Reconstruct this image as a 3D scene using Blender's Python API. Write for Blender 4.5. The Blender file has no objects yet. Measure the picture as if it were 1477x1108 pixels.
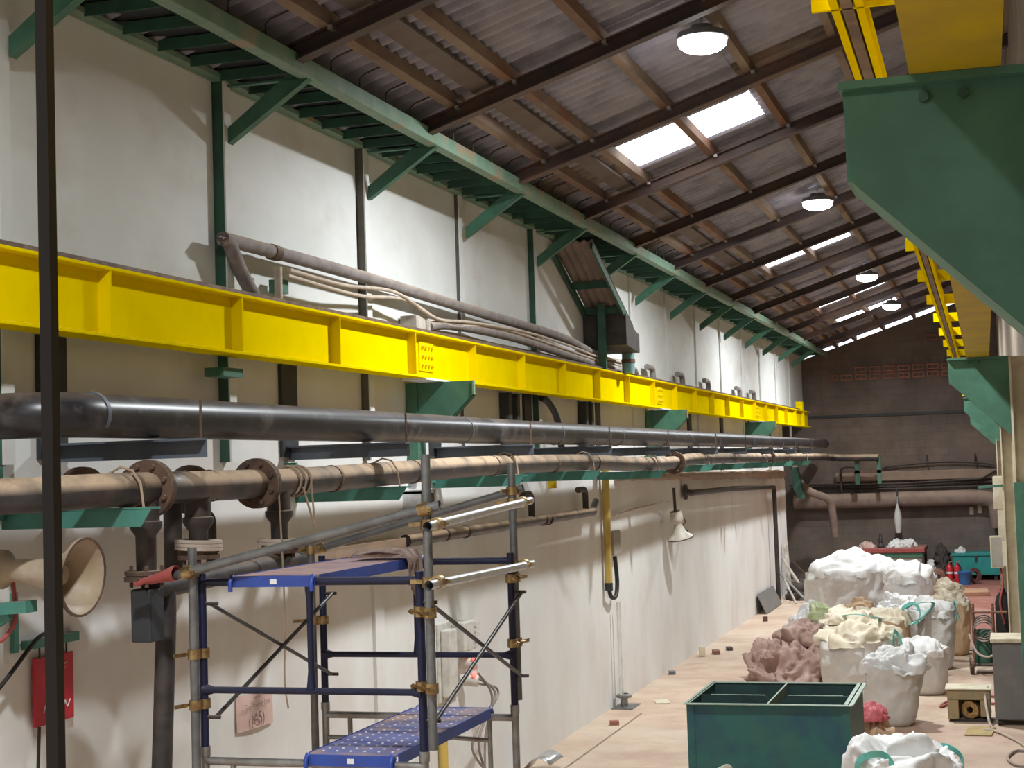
import bpy, bmesh, math, random
from mathutils import Vector, Matrix, noise

# ------------------------------------------------------------------ camera
W_PX, H_PX, F_PX = 1477, 1108, 2300.0
YAW, PITCH, ROLL = 0.2982, 0.0526, -0.0314
scene = bpy.context.scene
C = scene.collection
def camera_axes():
    f = Vector((-math.sin(YAW), math.cos(YAW), 0)); r = Vector((math.cos(YAW), math.sin(YAW), 0)); u = Vector((0, 0, 1))
    f, u = f*math.cos(PITCH)+u*math.sin(PITCH), u*math.cos(PITCH)-f*math.sin(PITCH)
    r, u = r*math.cos(ROLL)+u*math.sin(ROLL), u*math.cos(ROLL)-r*math.sin(ROLL)
    return r, u, f
cd = bpy.data.cameras.new('camera'); cam = bpy.data.objects.new('camera', cd); C.objects.link(cam)
r_, u_, f_ = camera_axes()
cam.matrix_world = Matrix(((r_.x, u_.x, -f_.x, 0), (r_.y, u_.y, -f_.y, 0), (r_.z, u_.z, -f_.z, 3.2), (0, 0, 0, 1)))
cd.sensor_fit = 'HORIZONTAL'; cd.sensor_width = 36; cd.lens = F_PX*36/W_PX; cd.clip_start = 0.05; cd.clip_end = 200
scene.camera = cam

# ------------------------------------------------------------------ world, exposure
w = bpy.data.worlds.new('overcast_sky'); scene.world = w; w.use_nodes = True
bg = w.node_tree.nodes['Background']; bg.inputs[0].default_value = (0.93, 0.96, 1.0, 1); bg.inputs[1].default_value = 2.0
vs = scene.view_settings
vs.view_transform = 'Standard'; vs.look = 'None'; vs.gamma = 1; vs.use_curve_mapping = False; vs.exposure = 0.0
LAMP_W = 330.0
LAMPS = [(-2.1, -4.2), (-2.18, 3.93), (-2.21, 12.78), (-2.25, 21.53), (-2.34, 30.57), (-2.31, 36.96)]  # first one is an unseen fill lamp added behind the camera

# ------------------------------------------------------------------ helpers
V = Vector
class MB:
    """collects shapes in world coordinates; obj() links them as ONE mesh object"""
    def __init__(s): s.v = []; s.f = []
    def add(s, vs, fs):
        n = len(s.v); s.v += [tuple(p) for p in vs]; s.f += [tuple(i+n for i in f) for f in fs]; return s
    def box(s, x0, x1, y0, y1, z0, z1):
        x0, x1 = min(x0, x1), max(x0, x1); y0, y1 = min(y0, y1), max(y0, y1); z0, z1 = min(z0, z1), max(z0, z1)
        return s.add([(x0,y0,z0),(x1,y0,z0),(x1,y1,z0),(x0,y1,z0),(x0,y0,z1),(x1,y0,z1),(x1,y1,z1),(x0,y1,z1)],
                     [(0,3,2,1),(4,5,6,7),(0,1,5,4),(1,2,6,5),(2,3,7,6),(3,0,4,7)])
    def obox(s, c, a, b, d):
        c, a, b, d = V(c), V(a), V(b), V(d)
        if a.cross(b).dot(d) < 0: a = -a
        ps = [c+a*i+b*j+d*k for k in (-1, 1) for i, j in ((-1,-1),(1,-1),(1,1),(-1,1))]
        return s.add(ps, [(0,3,2,1),(4,5,6,7),(0,1,5,4),(1,2,6,5),(2,3,7,6),(3,0,4,7)])
    def bar(s, p0, p1, wd, ht, up=(0, 0, 1)):
        p0, p1 = V(p0), V(p1); d = (p1-p0); t = d.normalized(); u = V(up)
        if abs(t.dot(u)) > .98: u = V((0, 1, 0))
        sd = t.cross(u).normalized(); u = sd.cross(t).normalized()
        return s.obox((p0+p1)/2, sd*wd/2, u*ht/2, d/2)
    def prism(s, poly, vec):
        poly = [V(p) for p in poly]; vec = V(vec); n = len(poly)
        nr = V((0, 0, 0))
        for i in range(n): nr += poly[i].cross(poly[(i+1) % n])
        if nr.dot(vec) > 0: poly = poly[::-1]
        ps = poly+[p+vec for p in poly]
        return s.add(ps, [tuple(range(n)), tuple(range(2*n-1, n-1, -1))]+[(i, i+n, (i+1) % n+n, (i+1) % n) for i in range(n)])
    def tube(s, pts, r, n=10, caps=True):
        pts = [V(p) for p in pts]; m = len(pts); rs = r if isinstance(r, (list, tuple)) else [r]*m
        t0 = (pts[1]-pts[0]).normalized(); u = V((0, 0, 1)) if abs(t0.z) < .9 else V((1, 0, 0))
        u = (u-t0*u.dot(t0)).normalized(); vs = []
        for i, p in enumerate(pts):
            a = (pts[i]-pts[i-1]).normalized() if i else t0
            b = (pts[i+1]-pts[i]).normalized() if i < m-1 else a
            t = (a+b); t = t.normalized() if t.length > 1e-6 else a
            u = (u-t*u.dot(t)).normalized(); q = t.cross(u)
            for k in range(n):
                an = 2*math.pi*k/n; vs.append(p+(u*math.cos(an)+q*math.sin(an))*rs[i])
        fs = [(i*n+k, i*n+(k+1) % n, (i+1)*n+(k+1) % n, (i+1)*n+k) for i in range(m-1) for k in range(n)]
        if caps: fs += [tuple(range(n-1, -1, -1)), tuple(range((m-1)*n, m*n))]
        return s.add(vs, fs)
    def cyl(s, p0, p1, r0, r1=None, n=14, caps=True):
        return s.tube([p0, p1], [r0, r0 if r1 is None else r1], n, caps)
    def ring(s, c, ax, r0, r1, h, n=18):
        ax = V(ax).normalized(); c = V(c)
        return s.lathe(c-ax*h/2, ax, [(0, r0), (0, r1), (h, r1), (h, r0), (0, r0)], n)
    def lathe(s, o, ax, prof, n=20):
        o = V(o); ax = V(ax).normalized(); u = ax.orthogonal().normalized(); q = ax.cross(u); vs = []
        for t, r in prof:
            for k in range(n):
                an = 2*math.pi*k/n; vs.append(o+ax*t+(u*math.cos(an)+q*math.sin(an))*max(r, 1e-4))
        return s.add(vs, [(i*n+k, i*n+(k+1) % n, (i+1)*n+(k+1) % n, (i+1)*n+k) for i in range(len(prof)-1) for k in range(n)])
    def grid(s, fn, nu, nv, wrap=False):
        vs = [fn(i/(nu if wrap else nu-1), j/(nv-1)) for j in range(nv) for i in range(nu)]
        e = nu if wrap else nu-1
        return s.add(vs, [(j*nu+i, j*nu+(i+1) % nu, (j+1)*nu+(i+1) % nu, (j+1)*nu+i) for j in range(nv-1) for i in range(e)])
    def obj(s, name, mat, parent=None, smooth=None, bevel=0, kind=None, label=None):
        me = bpy.data.meshes.new(name)
        if parent is None:
            xs = [p[0] for p in s.v]; ys = [p[1] for p in s.v]; zs = [p[2] for p in s.v]
            org = V(((min(xs)+max(xs))/2, (min(ys)+max(ys))/2, min(zs)))
        else:
            org = V((0, 0, 0)); q = parent
            while q: org += V(q.location); q = q.parent
        me.from_pydata([V(p)-org for p in s.v], [], s.f); me.update()
        o = bpy.data.objects.new(name, me); C.objects.link(o)
        if parent is None: o.location = org
        else: o.parent = parent
        me.materials.append(MATS[mat])
        if smooth is not None:
            me.polygons.foreach_set('use_smooth', [True]*len(me.polygons))
            if smooth < 180: me.set_sharp_from_angle(angle=math.radians(smooth))
        if bevel:
            b = o.modifiers.new('bevel', 'BEVEL'); b.width = bevel; b.segments = 2; b.limit_method = 'ANGLE'; b.angle_limit = math.radians(40)
        if kind: o['kind'] = kind
        if label: o['label'] = label
        return o
def tag(o, label, cat, group=None):
    o['label'] = label; o['category'] = cat
    if group: o['group'] = group
    return o
def thing(name, label, cat, loc, group=None):
    o = bpy.data.objects.new(name, None); C.objects.link(o); o.location = loc; o.empty_display_size = .1
    return tag(o, label, cat, group)
def struct(o): o['kind'] = 'structure'; return o
def inst(o, off, parent=None):
    c = o.copy(); C.objects.link(c); c.location = V(o.location)+V(off)
    if parent is not None: c.parent = parent
    return c
def arc(c, a, b, r, t0, t1, n=6):
    c, a, b = V(c), V(a), V(b)
    return [c+a*r*math.cos(t0+(t1-t0)*i/n)+b*r*math.sin(t0+(t1-t0)*i/n) for i in range(n+1)]
def bent(pts, r, n=5):
    """polyline with rounded corners"""
    pts = [V(p) for p in pts]; out = [pts[0]]
    for i in range(1, len(pts)-1):
        a = (pts[i-1]-pts[i]); b = (pts[i+1]-pts[i]); ra = min(r, a.length*.45, b.length*.45)
        p0 = pts[i]+a.normalized()*ra; p1 = pts[i]+b.normalized()*ra
        for k in range(n+1):
            t = k/n; out.append(p0*(1-t)**2+pts[i]*2*t*(1-t)+p1*t*t)
    return out+[pts[-1]]
def spline(pts, n=8):
    pts = [V(p) for p in pts]; q = [pts[0]]+pts+[pts[-1]]; out = []
    for i in range(1, len(q)-2):
        a, b, c, d = q[i-1:i+3]
        for k in range(n):
            t = k/n
            out.append(.5*((2*b)+(c-a)*t+(2*a-5*b+4*c-d)*t*t+(3*b-a-3*c+d)*t**3))
    return out+[pts[-1]]
def fbm(p, o=3): return noise.fractal(V(p), 1.0, 2.0, o)

# ------------------------------------------------------------------ materials
MATS = {}
def pm(name, col, rough=.6, metal=0, col2=None, scale=5, lo=.42, hi=.62, detail=5, stretch=(1, 1, 1), bump=0, bscale=40,
       dust=None, dlo=.1, dhi=.8, grime=None, gscale=1.5, glo=.5, ghi=.75, emit=None, spec=.5, coat=0, trans=0):
    m = bpy.data.materials.new(name); m.use_nodes = True; nt = m.node_tree; N = nt.nodes; L = nt.links
    b = N['Principled BSDF']; b.inputs['Roughness'].default_value = rough; b.inputs['Metallic'].default_value = metal
    b.inputs['Specular IOR Level'].default_value = spec
    if coat: b.inputs['Coat Weight'].default_value = coat; b.inputs['Coat Roughness'].default_value = .15
    geo = N.new('ShaderNodeNewGeometry'); mp = N.new('ShaderNodeMapping'); mp.inputs['Scale'].default_value = stretch
    L.new(geo.outputs['Position'], mp.inputs['Vector'])
    def nz(sc, lo_, hi_, det=detail):
        t = N.new('ShaderNodeTexNoise'); t.inputs['Scale'].default_value = sc; t.inputs['Detail'].default_value = det; t.inputs['Roughness'].default_value = .6
        L.new(mp.outputs[0], t.inputs['Vector']); r = N.new('ShaderNodeMapRange'); r.inputs[1].default_value = lo_; r.inputs[2].default_value = hi_
        L.new(t.outputs[0], r.inputs[0]); return r.outputs[0]
    def mix(f, a, c2):
        x = N.new('ShaderNodeMix'); x.data_type = 'RGBA'; L.new(f, x.inputs[0])
        if isinstance(a, tuple): x.inputs[6].default_value = (*a, 1)
        else: L.new(a, x.inputs[6])
        x.inputs[7].default_value = (*c2, 1); return x.outputs[2]
    c = col
    if col2 is None: col2 = tuple(k*.78 for k in col)
    c = mix(nz(scale, lo, hi), c, col2)
    if grime: c = mix(nz(gscale, glo, ghi, 8), c, grime)
    if dust:
        sx = N.new('ShaderNodeSeparateXYZ'); L.new(geo.outputs['Normal'], sx.inputs[0])
        r = N.new('ShaderNodeMapRange'); r.inputs[1].default_value = dlo; r.inputs[2].default_value = dhi; L.new(sx.outputs[2], r.inputs[0])
        k = nz(scale*.6, .25, .55); mu = N.new('ShaderNodeMath'); mu.operation = 'MULTIPLY'; L.new(r.outputs[0], mu.inputs[0]); L.new(k, mu.inputs[1])
        c = mix(mu.outputs[0], c, dust)
        rr = N.new('ShaderNodeMapRange'); rr.inputs[3].default_value = rough; rr.inputs[4].default_value = .9; L.new(mu.outputs[0], rr.inputs[0]); L.new(rr.outputs[0], b.inputs['Roughness'])
    L.new(c, b.inputs['Base Color'])
    if bump:
        t = N.new('ShaderNodeTexNoise'); t.inputs['Scale'].default_value = bscale; t.inputs['Detail'].default_value = 4; L.new(mp.outputs[0], t.inputs['Vector'])
        bp = N.new('ShaderNodeBump'); bp.inputs['Strength'].default_value = bump; bp.inputs['Distance'].default_value = .02; L.new(t.outputs[0], bp.inputs['Height']); L.new(bp.outputs[0], b.inputs['Normal'])
    if emit:
        b.inputs['Emission Color'].default_value = (*emit[0], 1); b.inputs['Emission Strength'].default_value = emit[1]
    MATS[name] = m; return m
pm('plaster', (.76, .775, .765), .8, col2=(.69, .70, .68), scale=.9, grime=(.50, .44, .37), gscale=.8, glo=.54, ghi=.90, stretch=(1, 1, 1.6), bump=.08, bscale=9)
pm('plaster_low', (.76, .765, .75), .8, col2=(.70, .68, .655), scale=.8, grime=(.56, .46, .40), gscale=.5, glo=.52, ghi=.88, stretch=(1, 1, .55), bump=.06, bscale=7)
pm('ledge', (.36, .25, .18), .9, col2=(.30, .22, .17), scale=3, bump=.2, bscale=12, dust=(.52, .36, .25))
pm('roofsheet', (.34, .33, .40), .8, col2=(.23, .225, .28), scale=3, grime=(.36, .33, .36), gscale=1.2, bump=.1, bscale=30)  # blue tint stands in for the bluish haze of the lamps
pm('roofsheet_pale', (.22, .18, .15), .8, col2=(.13, .10, .09), scale=3, grime=(.28, .17, .10), gscale=1.2)
pm('purlin', (.27, .20, .15), .75, col2=(.15, .095, .07), scale=2.5, stretch=(1, .3, 1), grime=(.20, .09, .05), gscale=1.3, glo=.5, ghi=.6)
pm('rafter', (.075, .045, .04), .6, col2=(.05, .036, .035), scale=4, grime=(.15, .075, .05), gscale=1.2)
pm('board', (.16, .13, .12), .85, col2=(.13, .09, .075), scale=1.5)
pm('green', (.068, .19, .125), .55, col2=(.05, .145, .095), scale=4, dust=(.30, .28, .20), dlo=.3, dhi=1, grime=(.035, .11, .07), gscale=3)
pm('green_eave', (.15, .265, .185), .6, col2=(.21, .30, .225), scale=5, grime=(.40, .22, .13), gscale=2.2, glo=.55, ghi=.7)
pm('post_grey', (.13, .12, .10), .7, col2=(.09, .085, .07), scale=4)
pm('green_dark', (.035, .115, .075), .6, col2=(.03, .08, .055), scale=5, dust=(.18, .16, .12), dlo=.4, dhi=1)
pm('teal', (.065, .235, .185), .5, col2=(.055, .19, .15), scale=6, dust=(.3, .27, .2), dlo=.3, dhi=1)
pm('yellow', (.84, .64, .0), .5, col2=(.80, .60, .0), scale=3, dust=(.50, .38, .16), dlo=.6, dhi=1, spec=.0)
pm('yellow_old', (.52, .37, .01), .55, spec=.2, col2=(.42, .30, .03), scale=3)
pm('rail', (.22, .15, .10), .6, metal=.3, col2=(.12, .07, .05), scale=8)
pm('blackpipe', (.012, .0115, .014), .36, col2=(.024, .022, .025), scale=6, dust=(.15, .11, .09), dlo=.5, dhi=1.2, grime=(.10, .09, .085), gscale=4, glo=.55, ghi=.72)
pm('dustypipe', (.02, .019, .022), .42, col2=(.04, .035, .036), scale=5, dust=(.50, .36, .24), dlo=.0, dhi=.45, grime=(.10, .06, .045), gscale=3)
pm('rust', (.13, .075, .05), .8, col2=(.07, .045, .035), scale=9, dust=(.34, .25, .17), dlo=.1, dhi=.9, bump=.2, bscale=60)
pm('oldblack', (.03, .026, .024), .6, col2=(.06, .045, .04), scale=7, dust=(.25, .18, .13), dlo=.5, dhi=1)
pm('slate', (.105, .125, .155), .5, col2=(.085, .10, .125), scale=5, dust=(.25, .22, .2), dlo=.5, dhi=1)
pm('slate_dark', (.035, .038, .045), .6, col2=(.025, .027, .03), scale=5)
pm('steel', (.22, .225, .225), .45, metal=.6, col2=(.16, .16, .16), scale=9)
pm('galv', (.36, .36, .35), .4, metal=.7, col2=(.26, .25, .24), scale=10, grime=(.22, .16, .12), gscale=4)
pm('blue', (.007, .010, .042), .42, col2=(.006, .008, .03), scale=6, dust=(.10, .09, .10), dlo=.6, dhi=1.1)
pm('blue_deck', (.03, .075, .36), .45, col2=(.03, .06, .28), scale=5)
pm('deck_top', (.42, .27, .23), .85, col2=(.30, .20, .22), scale=7, grime=(.20, .17, .28), gscale=4)
pm('deck_low', (.10, .12, .32), .7, col2=(.16, .14, .26), scale=5, grime=(.33, .22, .18), gscale=3, glo=.46, ghi=.62)
pm('brass', (.50, .36, .17), .35, metal=.9, col2=(.30, .19, .09), scale=25)
pm('darksteel', (.10, .10, .105), .45, metal=.5, col2=(.07, .07, .07), scale=9)
pm('yellow_dusty', (.60, .43, .10), .6, col2=(.50, .36, .10), scale=4)
pm('silver', (.62, .63, .65), .3, metal=.8, col2=(.5, .5, .5), scale=12)
pm('red', (.50, .012, .03), .45, col2=(.42, .012, .03), scale=6)
pm('red_old', (.36, .075, .07), .6, col2=(.30, .06, .05), scale=6, dust=(.42, .25, .2), dlo=.5, dhi=1.2)
pm('white', (.80, .80, .78), .6, col2=(.72, .72, .70))
pm('paper', (.66, .47, .42), .9, col2=(.60, .42, .37), scale=8)
pm('ink', (.20, .12, .12), .8)
pm('horn', (.40, .32, .24), .55, col2=(.32, .25, .18), scale=6, grime=(.36, .27, .15), gscale=3)
pm('horn_white', (.66, .62, .54), .5, col2=(.5, .46, .38), scale=7)
pm('rubber', (.02, .018, .018), .6)
pm('hose', (.27, .24, .23), .8, col2=(.20, .17, .16), scale=8, dust=(.46, .35, .27), dlo=.1, dhi=.9)
pm('cable_pale', (.55, .46, .38), .75, col2=(.45, .36, .29), scale=8)
pm('rope', (.42, .31, .22), .9)
pm('floor_dust', (.60, .47, .36), .85)
pm('post_brown', (.013, .006, .005), .6, col2=(.009, .005, .004), scale=5)
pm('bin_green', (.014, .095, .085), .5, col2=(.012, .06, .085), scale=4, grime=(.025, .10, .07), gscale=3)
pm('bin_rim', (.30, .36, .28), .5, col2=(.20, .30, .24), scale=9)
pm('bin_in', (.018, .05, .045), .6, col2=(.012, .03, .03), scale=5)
pm('bag_white', (.74, .74, .73), .65, col2=(.66, .65, .64), scale=4, bump=.45, bscale=11)
pm('bag_grey', (.62, .61, .58), .7, col2=(.54, .51, .47), scale=3, bump=.45, bscale=11)
pm('bag_cream', (.70, .63, .50), .75, col2=(.60, .52, .39), scale=4, bump=.45, bscale=11)
pm('bag_tan', (.55, .38, .24), .8, col2=(.46, .31, .19), scale=4, bump=.45, bscale=11)
pm('bag_brown', (.37, .25, .21), .85, col2=(.30, .19, .155), scale=4, grime=(.50, .37, .32), gscale=3, bump=.2, bscale=25)
pm('cloth_green', (.38, .46, .22), .85, col2=(.5, .54, .36), scale=6)
pm('strap', (.10, .42, .36), .6, col2=(.16, .48, .42), scale=9)
pm('strap_pale', (.62, .58, .48), .8)
pm('rag', (.33, .245, .21), .95, col2=(.24, .17, .15), scale=14, bump=.3, bscale=60)
pm('pink', (.72, .22, .24), .6, col2=(.5, .1, .12), scale=9)
pm('plum', (.16, .06, .06), .6, col2=(.1, .04, .04), scale=9)
pm('terracotta', (.36, .15, .10), .85, col2=(.27, .115, .08), scale=7)
pm('duct', (.26, .19, .155), .85, col2=(.20, .15, .125), scale=4, dust=(.40, .29, .22), dlo=0, dhi=.8)
pm('tan_ledge', (.30, .22, .165), .9, col2=(.25, .18, .14), scale=3, dust=(.42, .30, .22), dlo=.2, dhi=.9)
pm('teal_cab', (.02, .28, .26), .5, col2=(.02, .23, .22), scale=5)
pm('bucket_blue', (.04, .17, .42), .4, col2=(.04, .14, .36))
pm('motor', (.17, .07, .05), .6, col2=(.25, .12, .07), scale=8)
pm('extinguisher', (.55, .02, .03), .35, col2=(.48, .02, .03))
pm('cream', (.66, .60, .45), .7, col2=(.58, .51, .37), scale=5, grime=(.45, .37, .26), gscale=2.5)
pm('dim_wall', (.24, .19, .15), .9, col2=(.30, .25, .20), scale=1.5)
pm('box_grey', (.36, .33, .28), .6, col2=(.31, .28, .24), scale=4)
pm('machine', (.17, .165, .16), .65, col2=(.20, .19, .185), scale=3, grime=(.24, .21, .18), gscale=3)
pm('olive', (.40, .30, .16), .75, col2=(.30, .25, .15), scale=7, grime=(.16, .24, .19), gscale=2.4, glo=.55, ghi=.62)
pm('cardboard', (.50, .38, .17), .85, col2=(.42, .31, .14), scale=8)
pm('wood', (.46, .27, .17), .8, col2=(.36, .19, .12), scale=5, stretch=(.3, 1, 1))
pm('scrap', (.55, .50, .44), .8, col2=(.35, .30, .26), scale=6)
pm('scrap_dark', (.05, .04, .035), .8, col2=(.09, .07, .06), scale=9)
pm('aqua', (.18, .38, .40), .5, col2=(.14, .28, .30), scale=8, grime=(.20, .20, .17), gscale=4)
pm('lamp_shell', (.25, .25, .26), .5, metal=.4)
pm('lamp_glow', (1, 1, 1), .5, emit=((.95, .98, 1.0), 14))
pm('skylight', (.9, .9, .9), .6, emit=((.96, .98, 1.0), 4.5))
pm('red_led', (.9, .2, .15), .5, emit=((1, .10, .08), 3))
pm('switch_body', (.62, .60, .55), .6, col2=(.5, .48, .43), scale=9)
def wall_blocks():
    m = pm('blockwall', (.18, .145, .13), .92, col2=(.13, .105, .09), scale=1.1, grime=(.24, .175, .13), gscale=.5, bump=.15, bscale=10)
    nt = m.node_tree; N = nt.nodes; L = nt.links; b = N['Principled BSDF']
    src = b.inputs['Base Color'].links[0].from_socket
    geo = N.new('ShaderNodeNewGeometry'); sx = N.new('ShaderNodeSeparateXYZ'); cx = N.new('ShaderNodeCombineXYZ')
    L.new(geo.outputs['Position'], sx.inputs[0]); L.new(sx.outputs[0], cx.inputs[0]); L.new(sx.outputs[2], cx.inputs[1])
    t = N.new('ShaderNodeTexBrick'); t.inputs['Scale'].default_value = 1; t.inputs['Brick Width'].default_value = .4; t.inputs['Row Height'].default_value = .2
    t.inputs['Mortar Size'].default_value = .012; t.inputs['Color1'].default_value = (1, 1, 1, 1); t.inputs['Color2'].default_value = (.88, .87, .87, 1); t.inputs['Mortar'].default_value = (.84, .83, .82, 1)
    L.new(cx.outputs[0], t.inputs['Vector'])
    x = N.new('ShaderNodeMix'); x.data_type = 'RGBA'; x.blend_type = 'MULTIPLY'; x.inputs[0].default_value = 1
    L.new(src, x.inputs[6]); L.new(t.outputs[0], x.inputs[7]); L.new(x.outputs[2], b.inputs['Base Color'])
wall_blocks()
def floor_mat():
    m = pm('floor', (.62, .47, .36), .8, col2=(.50, .36, .27), scale=1.3, grime=(.66, .55, .43), gscale=.6, glo=.45, ghi=.7, bump=.08, bscale=14)
    nt = m.node_tree; N = nt.nodes; L = nt.links; b = N['Principled BSDF']
    src = b.inputs['Base Color'].links[0].from_socket
    geo = N.new('ShaderNodeNewGeometry'); sx = N.new('ShaderNodeSeparateXYZ'); L.new(geo.outputs['Position'], sx.inputs[0])
    # red floor paint: begins past the cart, its edge worn; dust lies thick along the left wall
    t = N.new('ShaderNodeTexNoise'); t.inputs['Scale'].default_value = .7; t.inputs['Detail'].default_value = 6; L.new(geo.outputs['Position'], t.inputs['Vector'])
    def rng(sock, a, c, lo=0, hi=1):
        r = N.new('ShaderNodeMapRange'); r.inputs[1].default_value = a; r.inputs[2].default_value = c; r.inputs[3].default_value = lo; r.inputs[4].default_value = hi; L.new(sock, r.inputs[0]); return r.outputs[0]
    def mth(op, p, q):
        k = N.new('ShaderNodeMath'); k.operation = op; k.use_clamp = True
        L.new(p, k.inputs[0])
        if isinstance(q, float): k.inputs[1].default_value = q
        else: L.new(q, k.inputs[1])
        return k.outputs[0]
    fy = rng(sx.outputs[1], 27.1, 27.4); fx = rng(sx.outputs[0], -3.6, -2.4)
    f1 = mth('MULTIPLY', mth('MULTIPLY', fy, fx), rng(t.outputs[0], .25, .5, .55, 1))
    worn = mth('MULTIPLY', rng(t.outputs[0], .46, .66, 0, .55), rng(sx.outputs[0], -4.6, -3.6))
    fac = mth('MAXIMUM', f1, mth('MULTIPLY', worn, .7))
    x = N.new('ShaderNodeMix'); x.data_type = 'RGBA'; L.new(fac, x.inputs[0]); L.new(src, x.inputs[6]); x.inputs[7].default_value = (.31, .115, .09, 1)
    # finer scuffs
    t2 = N.new('ShaderNodeTexNoise'); t2.inputs['Scale'].default_value = 4; t2.inputs['Detail'].default_value = 8; L.new(geo.outputs['Position'], t2.inputs['Vector'])
    y = N.new('ShaderNodeMix'); y.data_type = 'RGBA'; L.new(rng(t2.outputs[0], .5, .75, 0, .35), y.inputs[0]); L.new(x.outputs[2], y.inputs[6]); y.inputs[7].default_value = (.44, .30, .22, 1)
    L.new(y.outputs[2], b.inputs['Base Color'])
floor_mat()

# ------------------------------------------------------------------ building shell
WX = -5.1                       # left wall face
Y0, Y1 = -7.0, 43.0             # hall ends
def ZR(x): return 6.06+.322*(x+4.57)     # underside of purlin centre line
def RX(y): return -.0115*y               # the right crane line runs slightly askew
COLS = [2.24+2.53*k for k in range(-3, 16)]
floor = struct(MB().box(-6.2, 1.0, Y0, Y1+.2, -.15, 0).obj('floor', 'floor'))
wl = MB()
wl.box(WX-.2, WX, Y0, 38.6, 0, 4.05); wl.box(WX-.2, WX-.03, Y0, Y1, 4.05, 6.0)
wall_left = struct(wl.obj('wall_left', 'plaster_low'))
ys = [y for y in COLS if 4 < y < 42]+[Y1]
for i in range(len(ys)-1):
    g = .05 if ys[i] < 21 else .015
    MB().box(WX-.03, WX, ys[i]+g, ys[i+1]-g, 4.05, 5.985).obj('wall_panel', 'plaster', wall_left, bevel=.006)
MB().box(WX-.03, WX, Y0, ys[0]-.05, 4.05, 5.985).obj('wall_panel', 'plaster', wall_left)
for y in ys[:-1]:
    d = {2: .09, 3: .08, 4: .045, 5: .08}.get(round((y-4.77)/2.53), .06) if y < 21 else .03
    sm = {3: 'post_grey', 4: 'post_grey'}.get(round((y-4.77)/2.53), 'green_dark')
    c = MB(); c.box(WX-.02, WX+d-.012, y-.045, y-.030, 3.3, 5.93); c.box(WX-.02, WX+d-.012, y+.03, y+.045, 3.3, 5.93)
    col = c.obj('steel_column', sm if y < 21 else 'plaster', wall_left)
    MB().box(WX+d-.012, WX+d, y-.05, y+.05, 3.3, 5.93).obj('column_face', 'plaster', col)
lg = MB()
def ledge_fn(u, v):
    y = 21+16.8*u; prof = [(0, -.05), (.14, -.09), (.19, -.02), (.18, .06), (.08, .09), (0, .09)][int(round(v*5))]
    if u < .01 or u > .99: prof = (0, prof[1])
    return (WX-.01+prof[0]*(1+.12*fbm((y*1.3, v*3, 0))), y, 3.03-.0105*(y-21)+prof[1]*(.5+.6*u)+.02*fbm((y*2, v*2, 5)))
lg.grid(ledge_fn, 120, 6); lg.obj('ledge', 'ledge', wall_left, smooth=60)
MB().box(WX-.02, WX+.012, 37.6, 38.6, 0, 2.7).obj('pilaster', 'plaster_low', wall_left)
MB().box(WX-.02, WX+.03, 12.42, 12.62, 0, 2.45).obj('pilaster', 'plaster_low', wall_left)
MB().box(-4.625, -4.60, 14, 20.2, -.01, .003).obj('floor_joint', 'rust', floor)
struct(MB().box(-6.2, -6.0, 38.4, Y1+.2, 0, 4.1).box(-6.2, WX, 38.4, Y1+.2, 4.05, 4.15).obj('wall_alcove', 'blockwall'))
# end wall, top edge follows the roof, leaving a strip of daylight
ew = MB(); xa, xb = -6.2, 1.0
ew.prism([(xa, Y1, 0), (xb, Y1, 0), (xb, Y1, ZR(xb)-.06), (WX, Y1, ZR(WX)-.06), (xa, Y1, ZR(WX)-.06)], (0, .2, 0))
wall_end = struct(ew.obj('wall_end', 'blockwall'))
MB().box(-5.1, .1, Y1-.05, Y1, 4.26, 4.33).obj('ledge', 'slate_dark', wall_end)
def vent(x, z):
    m = MB(); m.box(x, x+.30, Y1-.05, Y1, z, z+.035); m.box(x, x+.30, Y1-.05, Y1, z+.12, z+.155); m.box(x, x+.03, Y1-.05, Y1, z+.035, z+.12); m.box(x+.27, x+.30, Y1-.05, Y1, z+.035, z+.12)
    m.box(x+.14, x+.16, Y1-.04, Y1, z+.035, z+.12); return m
v0 = vent(-4.45, 5.24).obj('vent_block', 'terracotta', wall_end)
for k in range(11):
    if k: inst(v0, (.37*k, 0, 0))
    if k > 1: inst(v0, (.37*k, 0, .19))
for k in range(7, 11): inst(v0, (.37*k, 0, .95))
# near end wall and right wall
struct(MB().box(-5.3, 1.0, Y0-.2, Y0, 0, 8.2).obj('wall_near', 'blockwall'))
wr = MB(); wr.prism([(.42+RX(Y0), Y0, 0), (.42+RX(Y1), Y1, 0), (1.0, Y1, 0), (1.0, Y0, 0)], (0, 0, 8.1))
wall_right = struct(wr.obj('wall_right', 'dim_wall'))

# ------------------------------------------------------------------ roof
ceiling = bpy.data.objects.new('ceiling', None); C.objects.link(ceiling); ceiling.location = (-2.3, 18, 6.8); struct(ceiling)
TH = math.atan(.322); US = V((math.cos(TH), 0, math.sin(TH))); UN = V((-math.sin(TH), 0, math.cos(TH)))
SW = 1.1
def sheet_mesh(x0, x1, lift):
    m = MB(); n = 56
    def fn(off):
        def g(u, v):
            x = x0+(x1-x0)*v; y = -.03+(SW+.06)*u
            return V((x, y, ZR(x)+.072+lift))+UN*(.030*math.cos(2*math.pi*y/.1833)+off)
        return g
    m.grid(fn(0), n, 2); k = len(m.v); fs = [tuple(reversed(f)) for f in m.f]; m.f = fs
    m.grid(fn(.012), n, 2)
    m.add([], []); 
    m.f += [(i, k+i, k+i+1, i+1) for i in range(n-1)] + [(n+i+1, k+n+i+1, k+n+i, n+i) for i in range(n-1)]
    return m
ROWS = [(-5.14, -3.76), (-3.90, -2.28), (-2.42, -.7), (-.84, 1.0)]
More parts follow.
